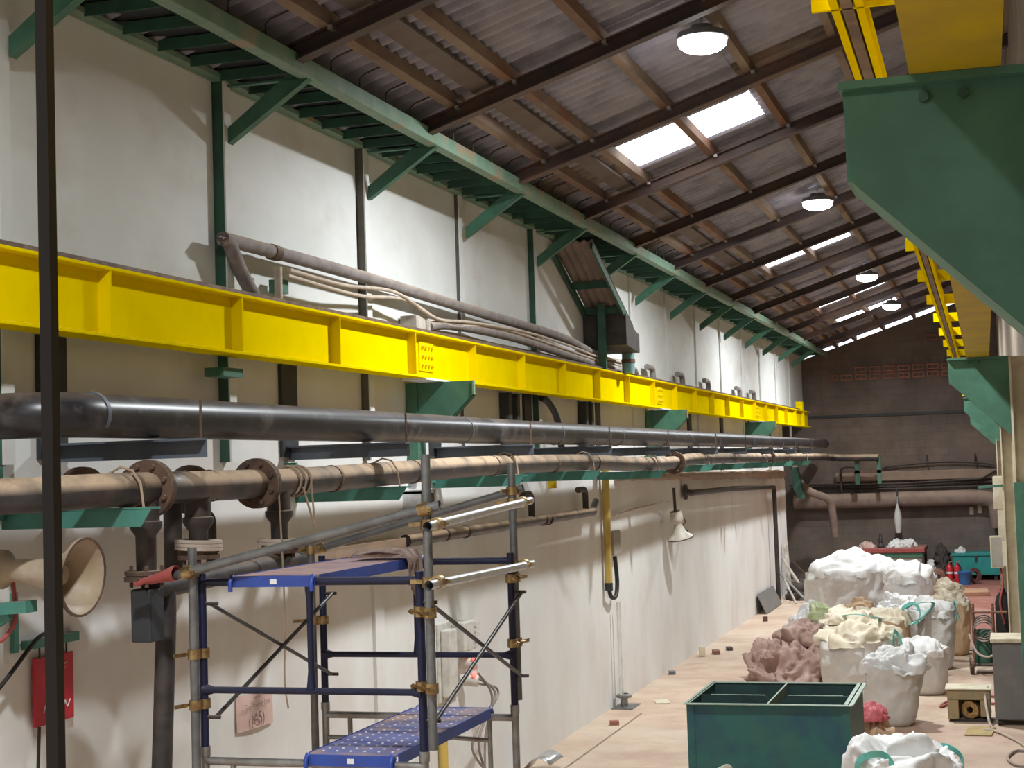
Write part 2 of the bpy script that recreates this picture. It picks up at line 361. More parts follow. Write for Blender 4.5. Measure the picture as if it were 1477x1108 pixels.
SKY = {12: 1, 21: 1, 28: 1, 32: 1}
random.seed(3)
for ri, (a, b) in enumerate(ROWS):
    protos = {}
    for k in range(-9, 37):
        y = 2.55+SW*k
        if y+SW > Y1+.35: continue
        mat = 'roofsheet'
        if ri == 1 and k in SKY: mat = 'skylight'
        elif (ri == 2 and k in (11,)) or (ri == 0 and random.random() < .12): mat = 'roofsheet_pale'
        key = mat
        if key not in protos:
            o = sheet_mesh(a, b, .012*ri).obj('skylight_panel' if mat == 'skylight' else 'roof_sheet', mat, ceiling, smooth=60)
            protos[key] = o
            if mat == 'skylight': o['label'] = 'glowing translucent skylight sheet'
            o.location = (0, y, 0)
        else:
            c = protos[key].copy(); C.objects.link(c); c.location = (0, y, 0)
for x in (-4.16, -3.67, -2.92, -2.12, -1.34, -.56, .22):
    m = MB(); h = .05; wd = .034
    p = [(x-wd, Y0, ZR(x-wd)-h), (x+wd, Y0, ZR(x+wd)-h), (x+wd, Y0, ZR(x+wd)+h), (x-wd, Y0, ZR(x-wd)+h)]
    m.prism(p, (0, Y1+.3-Y0, 0)); m.obj('purlin', 'purlin', ceiling)
b0 = MB(); b0.prism([(-4.0, Y0, ZR(-4.0)+.005), (-3.84, Y0, ZR(-3.84)+.005), (-3.84, Y0, ZR(-3.84)+.03), (-4.0, Y0, ZR(-4.0)+.03)], (0, Y1-Y0, 0)); b0.obj('roof_board', 'board', ceiling)
D = .13
def raft(y):
    m = MB(); x0, x1 = -4.5, .9
    for dy0, dy1, za, zb in ((-.055, .055, -.05-.014, -.05), (-.055, .055, -.05-D, -.05-D+.014), (-.008, .008, -.05-D+.014, -.05-.014)):
        m.prism([(x0, y+dy0, ZR(x0)+za), (x1, y+dy0, ZR(x1)+za), (x1, y+dy0, ZR(x1)+zb), (x0, y+dy0, ZR(x0)+zb)], (0, dy1-dy0, 0))
    return m
r0 = raft(COLS[0]-.2).obj('rafter', 'rafter', ceiling)
for y in COLS[1:]: inst(r0, (0, y-COLS[0], 0))
cl = MB()
for x in (-4.16, -3.67, -2.92, -2.12): cl.box(x-.06, x+.06, -.018, .018, ZR(x)-.075, ZR(x)-.048)
# purlin cleats, one object for each rafter line
for y in COLS:
    if 8 < y < 26:
        m = MB()
        for x in (-4.16, -3.67, -2.92, -2.12):
            m.bar((x+.05, y-.28, ZR(x)-.06), (x+.05, y-.2, ZR(x)-.06), .035, .03)
        m.obj('purlin_cleat', 'silver', ceiling)

# ------------------------------------------------------------------ eave frame of the left wall
ef = thing('eave_frame', 'green steel ladder-like eave frame with struts along the top of the white wall', 'steel frame', (-4.75, 20, 5.4))
MB().bar((-4.42, Y0+1, 5.945), (-4.42, Y1-.1, 5.945), .10, .12).obj('eave_beam', 'green_eave', ef, bevel=.008)
MB().bar((-5.03, Y0+1, 5.935), (-5.03, Y1-.1, 5.935), .07, .035).box(-5.09, -5.06, Y0+1, Y1-.1, 5.915, 5.99).obj('wall_rail', 'green_eave', ef)
ru = MB(); ru.box(-5.0, -4.47, 3.0-.035, 3.0+.035, 5.965, 5.975); ru.box(-5.0, -4.47, 3.0-.035, 3.0-.025, 5.90, 5.965)
r1 = ru.obj('rung', 'green_dark', ef); y = 3.0+.422
while y < 42.5: inst(r1, (0, y-3, 0)); y += .422
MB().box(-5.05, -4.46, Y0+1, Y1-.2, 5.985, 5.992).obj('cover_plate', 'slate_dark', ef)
st = MB(); yy = COLS[4]
st.prism([(-5.01, yy, 5.50), (-5.01, yy, 5.60), (-4.47, yy, 5.985), (-4.38, yy, 5.90)], (0, .012, 0))
st.prism([(-5.01, yy, 5.49), (-5.01, yy, 5.50), (-4.38, yy, 5.91), (-4.38, yy, 5.895)], (0, .07, 0))
st.box(-5.01, -4.46, yy, yy+.05, 5.885, 5.90)
s0 = st.obj('strut', 'green', ef)
for y in COLS:
    if y != yy and y > 4 and y < 42: inst(s0, (0, y-yy, 0))
hk = MB().tube([(-4.40, 5, 6.0), (-4.40, 5, 6.09), (-4.36, 5, 6.12), (-4.20, 5, 6.17)], .007, 6)
h0 = hk.obj('hook_bolt', 'oldblack', ef); y = 5.55
while y < 24: inst(h0, (0, y-5, 0)); y += .52

# ------------------------------------------------------------------ lamps
def lamp(x, y, label):
    z = ZR(x)-.18
    t = thing('high_bay_lamp', label, 'ceiling lamp', (x, y, z), 'high bay lamps under the roof')
    MB().lathe((x, y, z+.12), (0, 0, -1), [(0, .03), (0, .09), (.05, .12), (.06, .20), (.11, .215), (.115, .205), (.09, .19)], 24).obj('housing', 'lamp_shell', t, smooth=50)
    MB().lathe((x, y, z+.02), (0, 0, -1), [(0, .001), (.0, .2), (.04, .2), (.07, .19), (.10, .15), (.12, .09), (.13, .001)], 24).obj('lens', 'lamp_glow', t, smooth=50)
    MB().tube([(x, y, z+.12), (x, y, z+.19)], .012, 8).obj('hook', 'steel', t)
    ld = bpy.data.lights.new('high_bay_light', 'AREA'); ld.shape = 'DISK'; ld.size = .34; ld.energy = LAMP_W; ld.spread = math.radians(164)
    ld.color = (.94, .985, 1.0)
    lo = bpy.data.objects.new('high_bay_light', ld); C.objects.link(lo); lo.parent = t; lo.location = (0, 0, -.13)
names = ['unseen high bay lamp added behind the camera as fill light', 'glaring round high bay lamp over the blue scaffold',
         'largest glaring lamp, beside the wide bright skylight', 'glaring lamp between the wide skylight and the slit skylights',
         'glaring lamp over the big white bulk bag', 'glaring lamp nearest the dark block end wall']
for (x, y), n in zip(LAMPS, names): lamp(x, y, n)

# ------------------------------------------------------------------ left crane runway
rb = thing('crane_runway_beam', 'bright yellow crane runway girder with stiffeners along the white wall', 'crane beam', (-4.84, 23, 4.0))
ya, yb = 4.0, 41.6
MB().box(-4.846, -4.834, ya, yb, 4.02, 4.38).obj('web', 'yellow', rb)
MB().box(-4.93, -4.75, ya, yb, 4.38, 4.40).obj('top_flange', 'yellow', rb, bevel=.003)
MB().box(-4.93, -4.75, ya, yb, 4.0, 4.02).obj('bottom_flange', 'yellow', rb, bevel=.003)
s0 = MB().box(-4.834, -4.755, 6.235, 6.25, 4.02, 4.38).obj('stiffener', 'yellow', rb); k = 1
while 6.24+1.62*k < yb: inst(s0, (0, 1.62*k, 0)); k += 1
def splice(y):
    p = MB().box(-4.834, -4.822, y, y+.36, 4.07, 4.33).obj('splice_plate', 'yellow', rb, bevel=.003)
    for i in range(4):
        for j in range(3): MB().cyl((-4.822, y+.06+.08*i, 4.12+.08*j), (-4.80, y+.06+.08*i, 4.12+.08*j), .016, n=6).obj('bolt', 'yellow', p)
    MB().box(-4.95, -4.73, y-.1, y+.55, 3.985, 4.0).obj('seat_plate', 'white', rb)
for y in (12.98, 22.9, 32.6): splice(y)
MB().box(-4.92, -4.76, 39.9, 40.2, 4.40, 4.62).obj('end_stop', 'yellow', rb, bevel=.01)
MB().bar((-4.84, ya, 4.42), (-4.84, yb, 4.42), .05, .04).obj('rail', 'rail', rb)
def crane_bracket_left(y, label):
    t = thing('crane_bracket', label, 'bracket', (-4.8, y, 3.4), 'left crane brackets')
    MB().prism([(-5.09, y, 3.985), (-4.46, y, 3.985), (-4.46, y, 3.87), (-4.66, y, 3.68), (-5.09, y, 3.60)], (0, .014, 0)).obj('side_plate', 'green', t)
    MB().box(-4.47, -4.455, y-.01, y+.03, 3.86, 3.985).obj('nose_plate', 'green_eave', t)
    MB().prism([(-4.465, y+.014, 3.87), (-4.66, y+.014, 3.68), (-5.09, y+.014, 3.60), (-5.09, y+.014, 3.59), (-4.655, y+.014, 3.667), (-4.455, y+.014, 3.86)], (0, .06, 0)).obj('sole_plate', 'green', t)
    MB().box(-5.09, -4.99, y-.02, y+.18, 3.17, 3.985).obj('post', 'green', t)
for y, l in ((13.35, 'green crane bracket under the first bolted splice of the yellow girder, beside the scaffold'), (23.3, 'green crane bracket under the second splice, right of the hooded chute'), (32.8, 'farthest small green crane bracket under the yellow girder on the white wall')):
    crane_bracket_left(y, l)

# ------------------------------------------------------------------ right crane runway
def rbar(m, x, y0, y1, z0, z1, wd):
    m.prism([(x+RX(y0)-wd/2, y0, z0), (x+RX(y0)+wd/2, y0, z0), (x+RX(y1)+wd/2, y1, z0), (x+RX(y1)-wd/2, y1, z0)], (0, 0, z1-z0)); return m
gb = thing('crane_runway_beam', 'mustard yellow crane runway girder seen from below resting on big green brackets', 'crane beam', (0, 20, 4.0))
ya, yb = -2.0, 41
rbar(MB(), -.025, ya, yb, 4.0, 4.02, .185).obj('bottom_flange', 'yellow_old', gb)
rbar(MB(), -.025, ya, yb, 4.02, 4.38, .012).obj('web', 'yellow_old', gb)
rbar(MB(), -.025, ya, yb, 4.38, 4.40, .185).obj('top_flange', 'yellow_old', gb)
s0 = MB().box(-.11, -.031, .78, .79, 4.02, 4.38).obj('stiffener', 'yellow_old', gb)
for k in range(1, 25): inst(s0, (RX(1.62*k), 1.62*k, 0))
cb = thing('conductor_rail', 'yellow conductor rail with cross arms running beside the mustard girder', 'conductor rail', (-.3, 20, 4.3))
rbar(MB(), -.305, -1.5, 33, 4.30, 4.36, .02).obj('bar', 'yellow', cb)
rbar(MB(), -.275, -1.5, 33, 4.30, 4.36, .028).obj('insulator', 'rail', cb)
rbar(MB(), -.245, -1.5, 33, 4.30, 4.36, .02).obj('bar', 'yellow', cb)
a0 = MB().box(-.37, -.11, .70, .90, 4.36, 4.372).box(-.37, -.11, .70, .712, 4.30, 4.36).obj('arm', 'yellow', cb)
for k in range(1, 20): inst(a0, (RX(1.62*k), 1.62*k, 0))
def crane_bracket_right(y, xw, xn, label):
    t = thing('crane_bracket', label, 'bracket', (xw, y, 3.3))
    pl = [(xw, y, 4.0), (xn, y, 4.0), (xn+.01, y, 3.79), (xw, y, 3.34)]
    MB().prism(pl, (0, .016, 0)).obj('side_plate', 'green', t)
    MB().prism([(p[0], p[1]+.26, p[2]) for p in pl], (0, .016, 0)).obj('side_plate', 'green', t)
    MB().box(xn-.005, xw, y-.03, y+.31, 3.982, 3.999).obj('top_plate', 'green', t)
    MB().prism([(xn+.002, y+.016, 3.79), (xn+.002, y+.016, 3.985), (xn+.014, y+.016, 3.985), (xn+.014, y+.016, 3.79)], (0, .244, 0)).obj('nose_plate', 'green', t)
    MB().prism([(xn+.01, y+.016, 3.79), (xw, y+.016, 3.34), (xw, y+.016, 3.35), (xn+.012, y+.016, 3.80)], (0, .244, 0)).obj('sole_plate', 'green', t)
    for (bx, bz) in ((xn+.17, 3.955), (xn+.25, 3.955)): MB().cyl((bx, y-.014, bz), (bx, y, bz), .012, n=6).obj('bolt', 'green_dark', t)
crane_bracket_right(3.45, .17, -.30, 'large dark green crane bracket plate under the mustard girder, its edge bare metal')
crane_bracket_right(13.8, .06, -.425, 'middle green crane bracket with its nose under the mustard girder')
crane_bracket_right(23.5, -.06, -.53, 'smaller green crane bracket beyond the middle one, above the cream column')
crane_bracket_right(33.2, -.17, -.64, 'farthest green crane bracket on the right runway, before the block wall')
for y, x, label in ((3.45, .17, 'cream steel column carrying the large dark green bracket'), (13.8, .06, 'cream steel column carrying the middle green bracket'), (23.5, -.06, 'cream steel column beside the grey electric box'), (33.2, -.17, 'farthest cream steel column on the right runway')):
    t = thing('runway_column', label, 'column', (x+.1, y+.13, 0), 'right runway columns')
    MB().box(x, x+.018, y, y+.26, 0 if y != 13.8 else 2.95, 4.0).obj('flange', 'cream', t)
    if y == 13.8: MB().box(x-.004, x+.2, y, y+.26, 0, 2.95).obj('casing', 'green', t)
    MB().box(x+.018, x+.2, y+.12, y+.135, 0, 4.0).obj('web', 'cream', t)
    MB().box(x+.2, x+.218, y, y+.26, 0, 4.0).obj('flange', 'cream', t)

# ------------------------------------------------------------------ near post
MB().box(-1.487, -1.466, 2.24, 2.262, 0, 6.86).obj('steel_post', 'post_brown')
tag(bpy.context.scene.objects['steel_post'], 'thin dark brown steel post rising from floor to roof in front of the yellow girder', 'post')

# ------------------------------------------------------------------ pipes on the left wall
up = thing('black_pipe', 'thick glossy black pipe running along the wall under the yellow girder', 'pipe', (-4.45, 24, 3.43))
MB().tube(bent([(-5.2, 6.80, 3.53), (-4.45, 6.80, 3.535), (-4.45, 24, 3.55), (-4.45, 41.9, 3.57)], .30, 8), .115, 20).obj('pipe', 'blackpipe', up, smooth=60)
for y in (7.14, 12.95, 15.9, 18.6, 21.2, 25.4, 29, 33): MB().ring((-4.45, y, 3.54), (0, 1, 0), .11, .1185, .03).obj('weld_bead', 'slate', up, smooth=40)
UPY = [7.68, 10.77, 13.95, 17.0, 20.2, 23.75, 26.6, 29.8, 33.25, 36.2]
LABU = ['behind the near brown post', 'left of the first green crane bracket', 'above the scaffold guard tubes', 'left of the yellow conduit', 'above the yellow riser', 'above the start of the concrete ledge', 'above the hanging horn', 'past the hanging horn', 'near the far black drop pipe', 'nearest the end of the white wall']
for y, l in zip(UPY, LABU):
    t = thing('pipe_bracket', 'slate grey angle bracket under the glossy black pipe, '+l, 'bracket', (-5.09, y, 3.3), 'slate brackets of the black pipe')
    m = MB(); x1 = -4.13
    m.prism([(-5.09, y, 3.402), (x1, y, 3.402), (x1, y, 3.414), (-5.09, y, 3.414)], (0, .1, 0))
    m.prism([(-5.09, y+.088, 3.31), (x1, y+.088, 3.31), (x1, y+.088, 3.402), (-5.09, y+.088, 3.402)], (0, .012, 0))
    m.obj('arm', 'slate', t)
    MB().box(-5.098, -5.07, y-.05, y+.22, 3.33, 4.02).obj('back_plate', 'slate_dark', t)
    MB().tube([(-4.14, y+.05, 3.40), (-4.14, y+.05, 3.62)], .008, 6).obj('threaded_rod', 'rust', t)
# lower pipe with flanges and drops
lp = thing('dusty_pipe', 'brown dust covered pipe with bolted flanges and drops below the black pipe', 'pipe', (-4.4, 24, 3.0))
LPATH = [(-5.2, 6.1, 3.13), (-4.58, 6.72, 3.14), (-4.4, 7.3, 3.15), (-4.4, 9.3, 3.155), (-4.4, 11.3, 3.19), (-4.4, 13.4, 3.225), (-4.4, 17, 3.235), (-4.4, 19.2, 3.205), (-4.4, 21.5, 3.20), (-4.4, 23.5, 3.25), (-4.4, 28, 3.25), (-4.4, 34, 3.245), (-4.4, 40.9, 3.23), (-4.35, 41.5, 3.22), (-4.1, 41.8, 3.2), (-3.1, 41.8, 3.17)]
MB().tube(spline(LPATH, 5), .088, 18).obj('pipe', 'dustypipe', lp, smooth=60)
def flange(y, z, x=-4.4, r=.155):
    f = MB().lathe((x, y-.028, z), (0, 1, 0), [(0, .08), (0, r), (.025, r), (.025, r-.012), (.031, r-.012), (.031, r), (.056, r), (.056, .08)], 28).obj('flange', 'rust', lp, smooth=35)
    for k in range(8):
        a = 2*math.pi*(k+.5)/8; c = V((x+math.cos(a)*r*.8, y, z+math.sin(a)*r*.8)); MB().cyl(c-V((0, .05, 0)), c+V((0, .05, 0)), .014, n=6).obj('bolt', 'rust', f)
flange(7.62, 3.15); flange(8.92, 3.155); flange(21.9, 3.2); flange(31, 3.25)
for y, z in ((7.42, 3.15), (8.3, 3.152), (8.0, 3.15), (10.05, 3.165), (11.6, 3.195), (13.6, 3.225), (15.6, 3.23), (17.3, 3.232), (19.8, 3.2), (24.5, 3.25)): MB().ring((-4.4, y, z), (0, 1, 0), .08, .094, .03).obj('pipe_collar', 'rust', lp, smooth=40)
def drop(y, zb, x=-4.4):
    d = MB().lathe((x, y, 3.15), (0, 0, -1), [(0, .075), (.17, .075), (.175, .088), (.20, .088), (.22, .078), (.25, .055), (3.15-zb, .053)], 18).obj('drop_pipe', 'oldblack', lp, smooth=40)
    MB().lathe((x, y, zb+.035), (0, 0, -1), [(0, .05), (0, .115), (.022, .115), (.022, .105), (.03, .105), (.03, .118), (.055, .118), (.055, .05)], 22).obj('valve_flange', 'rust', d, smooth=35)
    for k in range(6):
        a = 2*math.pi*k/6; MB().cyl((x+.092*math.cos(a), y+.092*math.sin(a), zb-.05), (x+.092*math.cos(a), y+.092*math.sin(a), zb+.06), .011, n=6).obj('bolt', 'rust', d)
drop(7.58, 2.68); drop(8.16, 2.76); drop(9.22, 2.73)
# a second header behind it
m = MB().tube([(-4.78, 7.0, 3.13), (-4.78, 9.1, 3.14)], .08, 16); m.obj('back_header', 'oldblack', lp, smooth=60)
for y in (7.55, 8.15, 8.75): MB().lathe((-4.78, y, 3.13), (0, 1, 0), [(0, .07), (0, .15), (.05, .15), (.05, .07)], 24).obj('back_flange', 'rust', lp, smooth=35)
MB().tube([(-4.78, 8.55, 3.1), (-4.78, 8.55, 2.55)], .055, 14).obj('back_drop', 'oldblack', lp, smooth=60)
MB().tube(bent([(-4.95, 9.15, 2.96), (-4.95, 9.35, 2.96), (-4.95, 9.35, 2.6)], .07), .035, 12).obj('elbow', 'oldblack', lp, smooth=60)
# manifold below the drops
mf = thing('manifold_pipe', 'dark manifold pipe below the flanged drops with a sloping leg to the floor', 'pipe', (-4.4, 8.2, 0))
MB().tube([(-4.4, 7.62, 2.61), (-4.4, 9.6, 2.66)], .06, 16).obj('pipe', 'oldblack', mf, smooth=60)
MB().tube(bent([(-4.4, 7.78, 2.60), (-4.4, 7.78, 2.45), (-4.42, 7.58, 0.06)], .1), .055, 16).obj('leg', 'oldblack', mf, smooth=60)
MB().box(-4.46, -4.34, 7.51, 7.66, 2.34, 2.62).obj('outlet_box', 'slate_dark', mf, bevel=.01)
MB().cyl((-4.42, 7.58, 0), (-4.42, 7.58, .02), .12).obj('foot', 'oldblack', mf)
m = MB()
for z in (2.80, 2.82, 2.84): m.ring((-4.4, 8.16, z), (.05, .02, 1), .09, .135, .018, 16)
o = m.obj('strap_coil', 'cable_pale', mf, smooth=50)
m = MB()
for z in (2.77, 2.79): m.ring((-4.4, 9.22, z), (.05, .02, 1), .09, .14, .018, 16)
m.obj('strap_coil', 'cable_pale', mf, smooth=50)
# green supports of the dusty pipe
LPY = [7.29, 10.95, 13.95, 16.8, 20.2, 23.85, 26.8, 30.0, 33.4, 36.4]
for i, y in enumerate(LPY):
    t = thing('pipe_support', 'green angle support under the dust covered pipe, '+LABU[i], 'bracket', (-5.09, y, 2.95), 'green supports of the dusty pipe')
    z = {0: 3.058, 1: 3.092, 2: 3.135, 3: 3.144, 4: 3.108}.get(i, 3.155); x1 = -4.2
    m = MB(); m.prism([(-5.09, y, z-.012), (x1, y, z-.012), (x1, y, z), (-5.09, y, z)], (0, .1, 0))
    m.prism([(-5.09, y, z-.10), (x1-.06, y, z-.10), (x1, y, z-.01), (-5.09, y, z-.01)], (0, .01, 0)); m.obj('arm', 'teal', t)
    MB().box(-5.095, -5.035, y-.16, y-.06, z-.05, 3.29).box(-5.095, -5.06, y-.06, y+.02, z-.05, z-.015).obj('post', 'teal', t)
    MB().tube([(-4.27, y+.05, z), (-4.285, y+.05, z+.12), (-4.33, y+.05, z+.19), (-4.4, y+.05, z+.21), (-4.49, y+.05, z+.17)], .007, 6).obj('u_bolt', 'rope', t)
# rope tied round the dusty pipe
m = MB()
for k in range(3): m.tube([V((-4.4, 9.35+.08*k, 3.16))+V((math.cos(a), .04*math.sin(a), math.sin(a)))*.097 for a in [2*math.pi*i/16 for i in range(17)]], .008, 6)
m.tube([(-4.30, 9.5, 3.14), (-4.29, 9.52, 2.85), (-4.30, 9.52, 2.78)], .007, 6); m.tube([(-4.29, 9.35, 3.12), (-4.28, 9.5, 2.85)], .007, 6)
tag(m.obj('rope', 'rope'), 'thin rope wound round the dusty pipe next to its second flange', 'rope')
tag(MB().tube(spline([(-4.27, 8.95, 3.1), (-4.26, 8.96, 2.7), (-4.25, 8.95, 2.3), (-4.27, 8.97, 1.95), (-4.24, 8.95, 1.78)]), .006, 6).obj('dangling_string', 'rope'), 'thin cord hanging from the dusty pipe behind the scaffold brace', 'cord')
# brown wall pipe with goosenecks
bp_ = thing('service_pipe', 'dusty tan pipe along the wall with two black gooseneck elbows', 'pipe', (-4.95, 16, 2.5))
MB().tube([(-4.97, 12.9, 2.60), (-4.97, 19.45, 2.625)], .055, 14).obj('pipe', 'dustypipe', bp_, smooth=60)
for y in (16.75, 19.1): MB().tube(bent([(-4.97, y, 2.62), (-4.97, y, 2.91), (-4.97, y-.35, 2.91)], .1, 6), .038, 12).obj('gooseneck', 'oldblack', bp_, smooth=60)
MB().tube([(-4.97, 19.35, 2.6), (-4.97, 19.62, 2.75)], .04, 12).obj('stub', 'slate', bp_, smooth=60)
m = MB()
for y in (13.9, 14.5, 17.2, 17.4): m.ring((-4.97, y, 2.605), (0, 1, 0), .05, .062, .05)
m.obj('strap', 'rust', bp_)
tag(MB().box(-5.095, -4.96, 10.9, 12.9, 2.49, 2.63).obj('wooden_batten', 'ledge', bevel=.006), 'dusty wooden batten on the wall at the end of the tan pipe', 'batten')
tag(MB().box(-5.095, -4.93, 13.2, 13.24, 2.75, 3.02).box(-5.095, -4.93, 13.55, 13.59, 2.75, 3.02).box(-5.095, -4.93, 13.2, 13.59, 3.0, 3.03).box(-5.095, -4.93, 13.2, 13.59, 2.82, 2.87).obj('metal_rack', 'silver'), 'small open grey metal rack on the wall beside the tan pipe', 'rack')
# yellow riser with cable
yr = thing('yellow_conduit', 'yellow vertical conduit on the wall with a black looped cable at its foot', 'conduit', (-5.02, 20.4, 1.5))
MB().tube([(-5.03, 20.4, 3.3), (-5.03, 20.4, 1.62)], .05, 14).obj('conduit', 'yellow_dusty', yr, smooth=60)
MB().tube([(-5.03, 20.4, 1.66), (-5.03, 20.4, 1.56)], .053, 14).obj('collar', 'slate_dark', yr, smooth=60)
MB().tube(spline([(-5.03, 20.4, 1.58), (-5.03, 20.5, 1.47), (-5.02, 20.72, 1.46), (-5.02, 20.82, 1.65), (-5.03, 20.78, 1.98)]), .028, 10).obj('cable', 'rubber', yr, smooth=60)
MB().box(-5.09, -4.99, 20.6, 20.98, 2.0, 2.32).obj('junction_box', 'box_grey', yr, bevel=.01)
tag(MB().box(-5.1, -5.02, 17.9, 17.98, 2.95, 3.3).obj('conduit_stub', 'yellow_old'), 'short yellow painted stub on the wall left of the yellow conduit', 'conduit')
gp = thing('grey_riser', 'slim grey riser pipe standing on a base plate at the foot of the wall', 'pipe', (-4.98, 20.75, 0))
MB().tube([(-5.0, 20.72, .1), (-5.0, 20.72, 1.38)], .018, 10).tube([(-5.0, 20.85, .1), (-5.0, 20.85, 1.38)], .018, 10).obj('pipe', 'white', gp, smooth=60)
MB().box(-5.08, -4.8, 20.5, 21.0, 0, .012).obj('base_plate', 'steel', gp)
MB().lathe((-4.97, 20.78, .01), (0, 0, 1), [(0, .05), (.1, .05), (.11, .10), (.14, .11), (.16, .06)], 16).obj('base_cup', 'galv', gp, smooth=40)
dp = thing('downpipe', 'black pipe under the concrete ledge turning down to the floor', 'pipe', (-4.95, 31, 0))
MB().tube(bent([(-5.05, 25.9, 2.72), (-4.96, 26.0, 2.70), (-4.95, 30, 2.68), (-4.95, 35.7, 2.60), (-4.95, 35.75, .05)], .12), .05, 12).obj('pipe', 'oldblack', dp, smooth=60)
MB().lathe((-5.06, 25.9, 2.72), (1, 0, 0), [(0, .06), (0, .13), (.04, .13), (.05, .06)], 16).obj('wall_flange', 'oldblack', dp)
# hoses and cables lying behind the girder
hz = thing('grey_hose', 'thick dusty grey hose with an upright end running above the yellow girder', 'hose', (-4.98, 15, 4.4))
MB().tube(spline([(-4.955, 10.05, 4.46), (-4.955, 9.85, 4.62), (-4.955, 9.72, 4.78), (-4.955, 9.8, 4.80), (-4.955, 12, 4.80), (-4.955, 15.2, 4.76), (-4.955, 18, 4.73), (-4.955, 19.3, 4.65), (-4.955, 20.2, 4.58), (-4.955, 21.1, 4.58)], 10), .05, 12).obj('hose', 'hose', hz, smooth=60)
MB().ring((-4.955, 10.4, 4.80), (0, 1, 0), .045, .058, .1).obj('coupling', 'rust', hz)
tag(MB().tube(spline([(-4.93, 13.52, 4.50), (-4.93, 14.2, 4.56), (-4.93, 16, 4.58), (-4.93, 18, 4.53), (-4.93, 20.2, 4.475), (-4.93, 21.2, 4.475)], 8), .045, 12).obj('short_hose', 'hose', smooth=60), 'second shorter grey hose lying lower behind the yellow girder', 'hose')
CAB = [[(10.5, 4.68), (11.5, 4.67), (12.6, 4.72), (13.6, 4.58), (14.6, 4.62), (16.5, 4.66), (18.5, 4.62), (19.5, 4.58), (21, 4.58)],
       [(10.5, 4.64), (11.8, 4.62), (12.9, 4.68), (14, 4.55), (15.4, 4.64), (17.5, 4.60), (19.5, 4.54), (21, 4.53)],
       [(13.55, 4.48), (14.6, 4.50), (15.8, 4.48), (17.5, 4.49), (19, 4.48), (21.1, 4.50)],
       [(13.55, 4.43), (15, 4.43), (16.6, 4.42), (18.6, 4.43), (21.1, 4.44)]]
CL = ['upper pale cable in the bundle above the yellow girder', 'pale cable just under the upper one above the yellow girder', 'lower pale cable lying behind the short grey hose', 'lowest pale cable lying on the yellow girder behind the rail']
for i, c in enumerate(CAB):
    tag(MB().tube(spline([((-4.885, -4.90, -5.0, -5.0)[i], y, z) for y, z in c], 8), .016, 8).obj('pale_cable', 'cable_pale', smooth=60), CL[i], 'cable', 'pale cables above the girder')
t = thing('cable_stand', 'small upright pipe stand holding the pale cable ends above the girder', 'stand', (-4.95, 10.45, 4.4))
MB().tube([(-4.95, 10.45, 4.40), (-4.95, 10.45, 4.70)], .03, 10).obj('post', 'cable_pale', t, smooth=60)
MB().box(-5.05, -4.95, 10.5, 10.62, 4.52, 4.62).obj('clip', 'green', t)
tag(MB().box(-5.08, -4.92, 13.2, 13.5, 4.40, 4.58).box(-4.92, -4.9, 13.42, 13.5, 4.40, 4.56).obj('cable_saddle', 'scrap', bevel=.008), 'pale saddle block where the hoses cross above the bolted splice', 'saddle')
# gooseneck vents behind the girder
for i, (y, l) in enumerate(((23.4, 'closest to the hooded chute'), (25.7, 'second from the hooded chute'), (28.1, 'third from the hooded chute'), (31.6, 'fourth from the hooded chute'), (33.5, 'farthest from the hooded chute'))):
    tag(MB().tube(bent([(-5.0, y+.08, 4.38), (-5.0, y+.08, 4.63), (-5.0, y-.32, 4.63)], .11, 6), .045, 12).obj('gooseneck_vent', 'hose', smooth=60), 'grey gooseneck pipe above the yellow girder, '+l, 'pipe', 'gooseneck pipes above the girder')
# hooded chute
hc = thing('hooded_chute', 'slanted green framed chute hood roofed with corrugated sheet against the white wall', 'chute', (-4.85, 19.5, 4.5))
def hood(u, v, off=0):
    x = -5.06+.50*u; y = 18.25+2.05*v; z = 5.86-.88*v
    return (x, y+.39*off, z+.92*off+.014*math.cos(2*math.pi*u*5))
m = MB().grid(lambda u, v: hood(u, v), 41, 2); m.f = [f[::-1] for f in m.f]; m.grid(lambda u, v: hood(u, v, .012), 41, 2); m.obj('corrugated_sheet', 'duct', hc, smooth=60)
for x in (-5.06, -4.56): MB().bar((x, 18.2, 5.80), (x, 20.35, 4.88), .03, .09).obj('side_rail', 'green_dark', hc)
for v in (.42, .72, .93): MB().bar((-5.06, 18.25+2.05*v, 5.80-.88*v), (-4.56, 18.25+2.05*v, 5.80-.88*v), .04, .09).obj('crossbar', 'green_dark', hc)
MB().box(-4.865, -4.77, 19.6, 19.66, 4.40, 5.25).obj('post', 'green_dark', hc)
MB().prism([(-5.08, 19.75, 4.72), (-5.08, 20.5, 4.66), (-5.08, 20.5, 4.90), (-5.08, 20.3, 4.93), (-5.08, 19.75, 5.12)], (.55, 0, 0)).obj('outlet_box', 'oldblack', hc)
bl = thing('aqua_pipe', 'short pale blue banded pipe below the chute hood', 'pipe', (-4.8, 20.6, 4.4))
MB().cyl((-4.70, 20.55, 4.405), (-4.70, 20.55, 4.66), .085, n=18).obj('pipe', 'aqua', bl, smooth=60)
MB().ring((-4.70, 20.55, 4.56), (0, 0, 1), .08, .092, .05).obj('band', 'rust', bl)
MB().tube(bent([(-4.72, 20.7, 4.46), (-4.74, 21.1, 4.50), (-4.78, 21.4, 4.44)], .08), .03, 8).obj('side_hose', 'hose', bl, smooth=60)
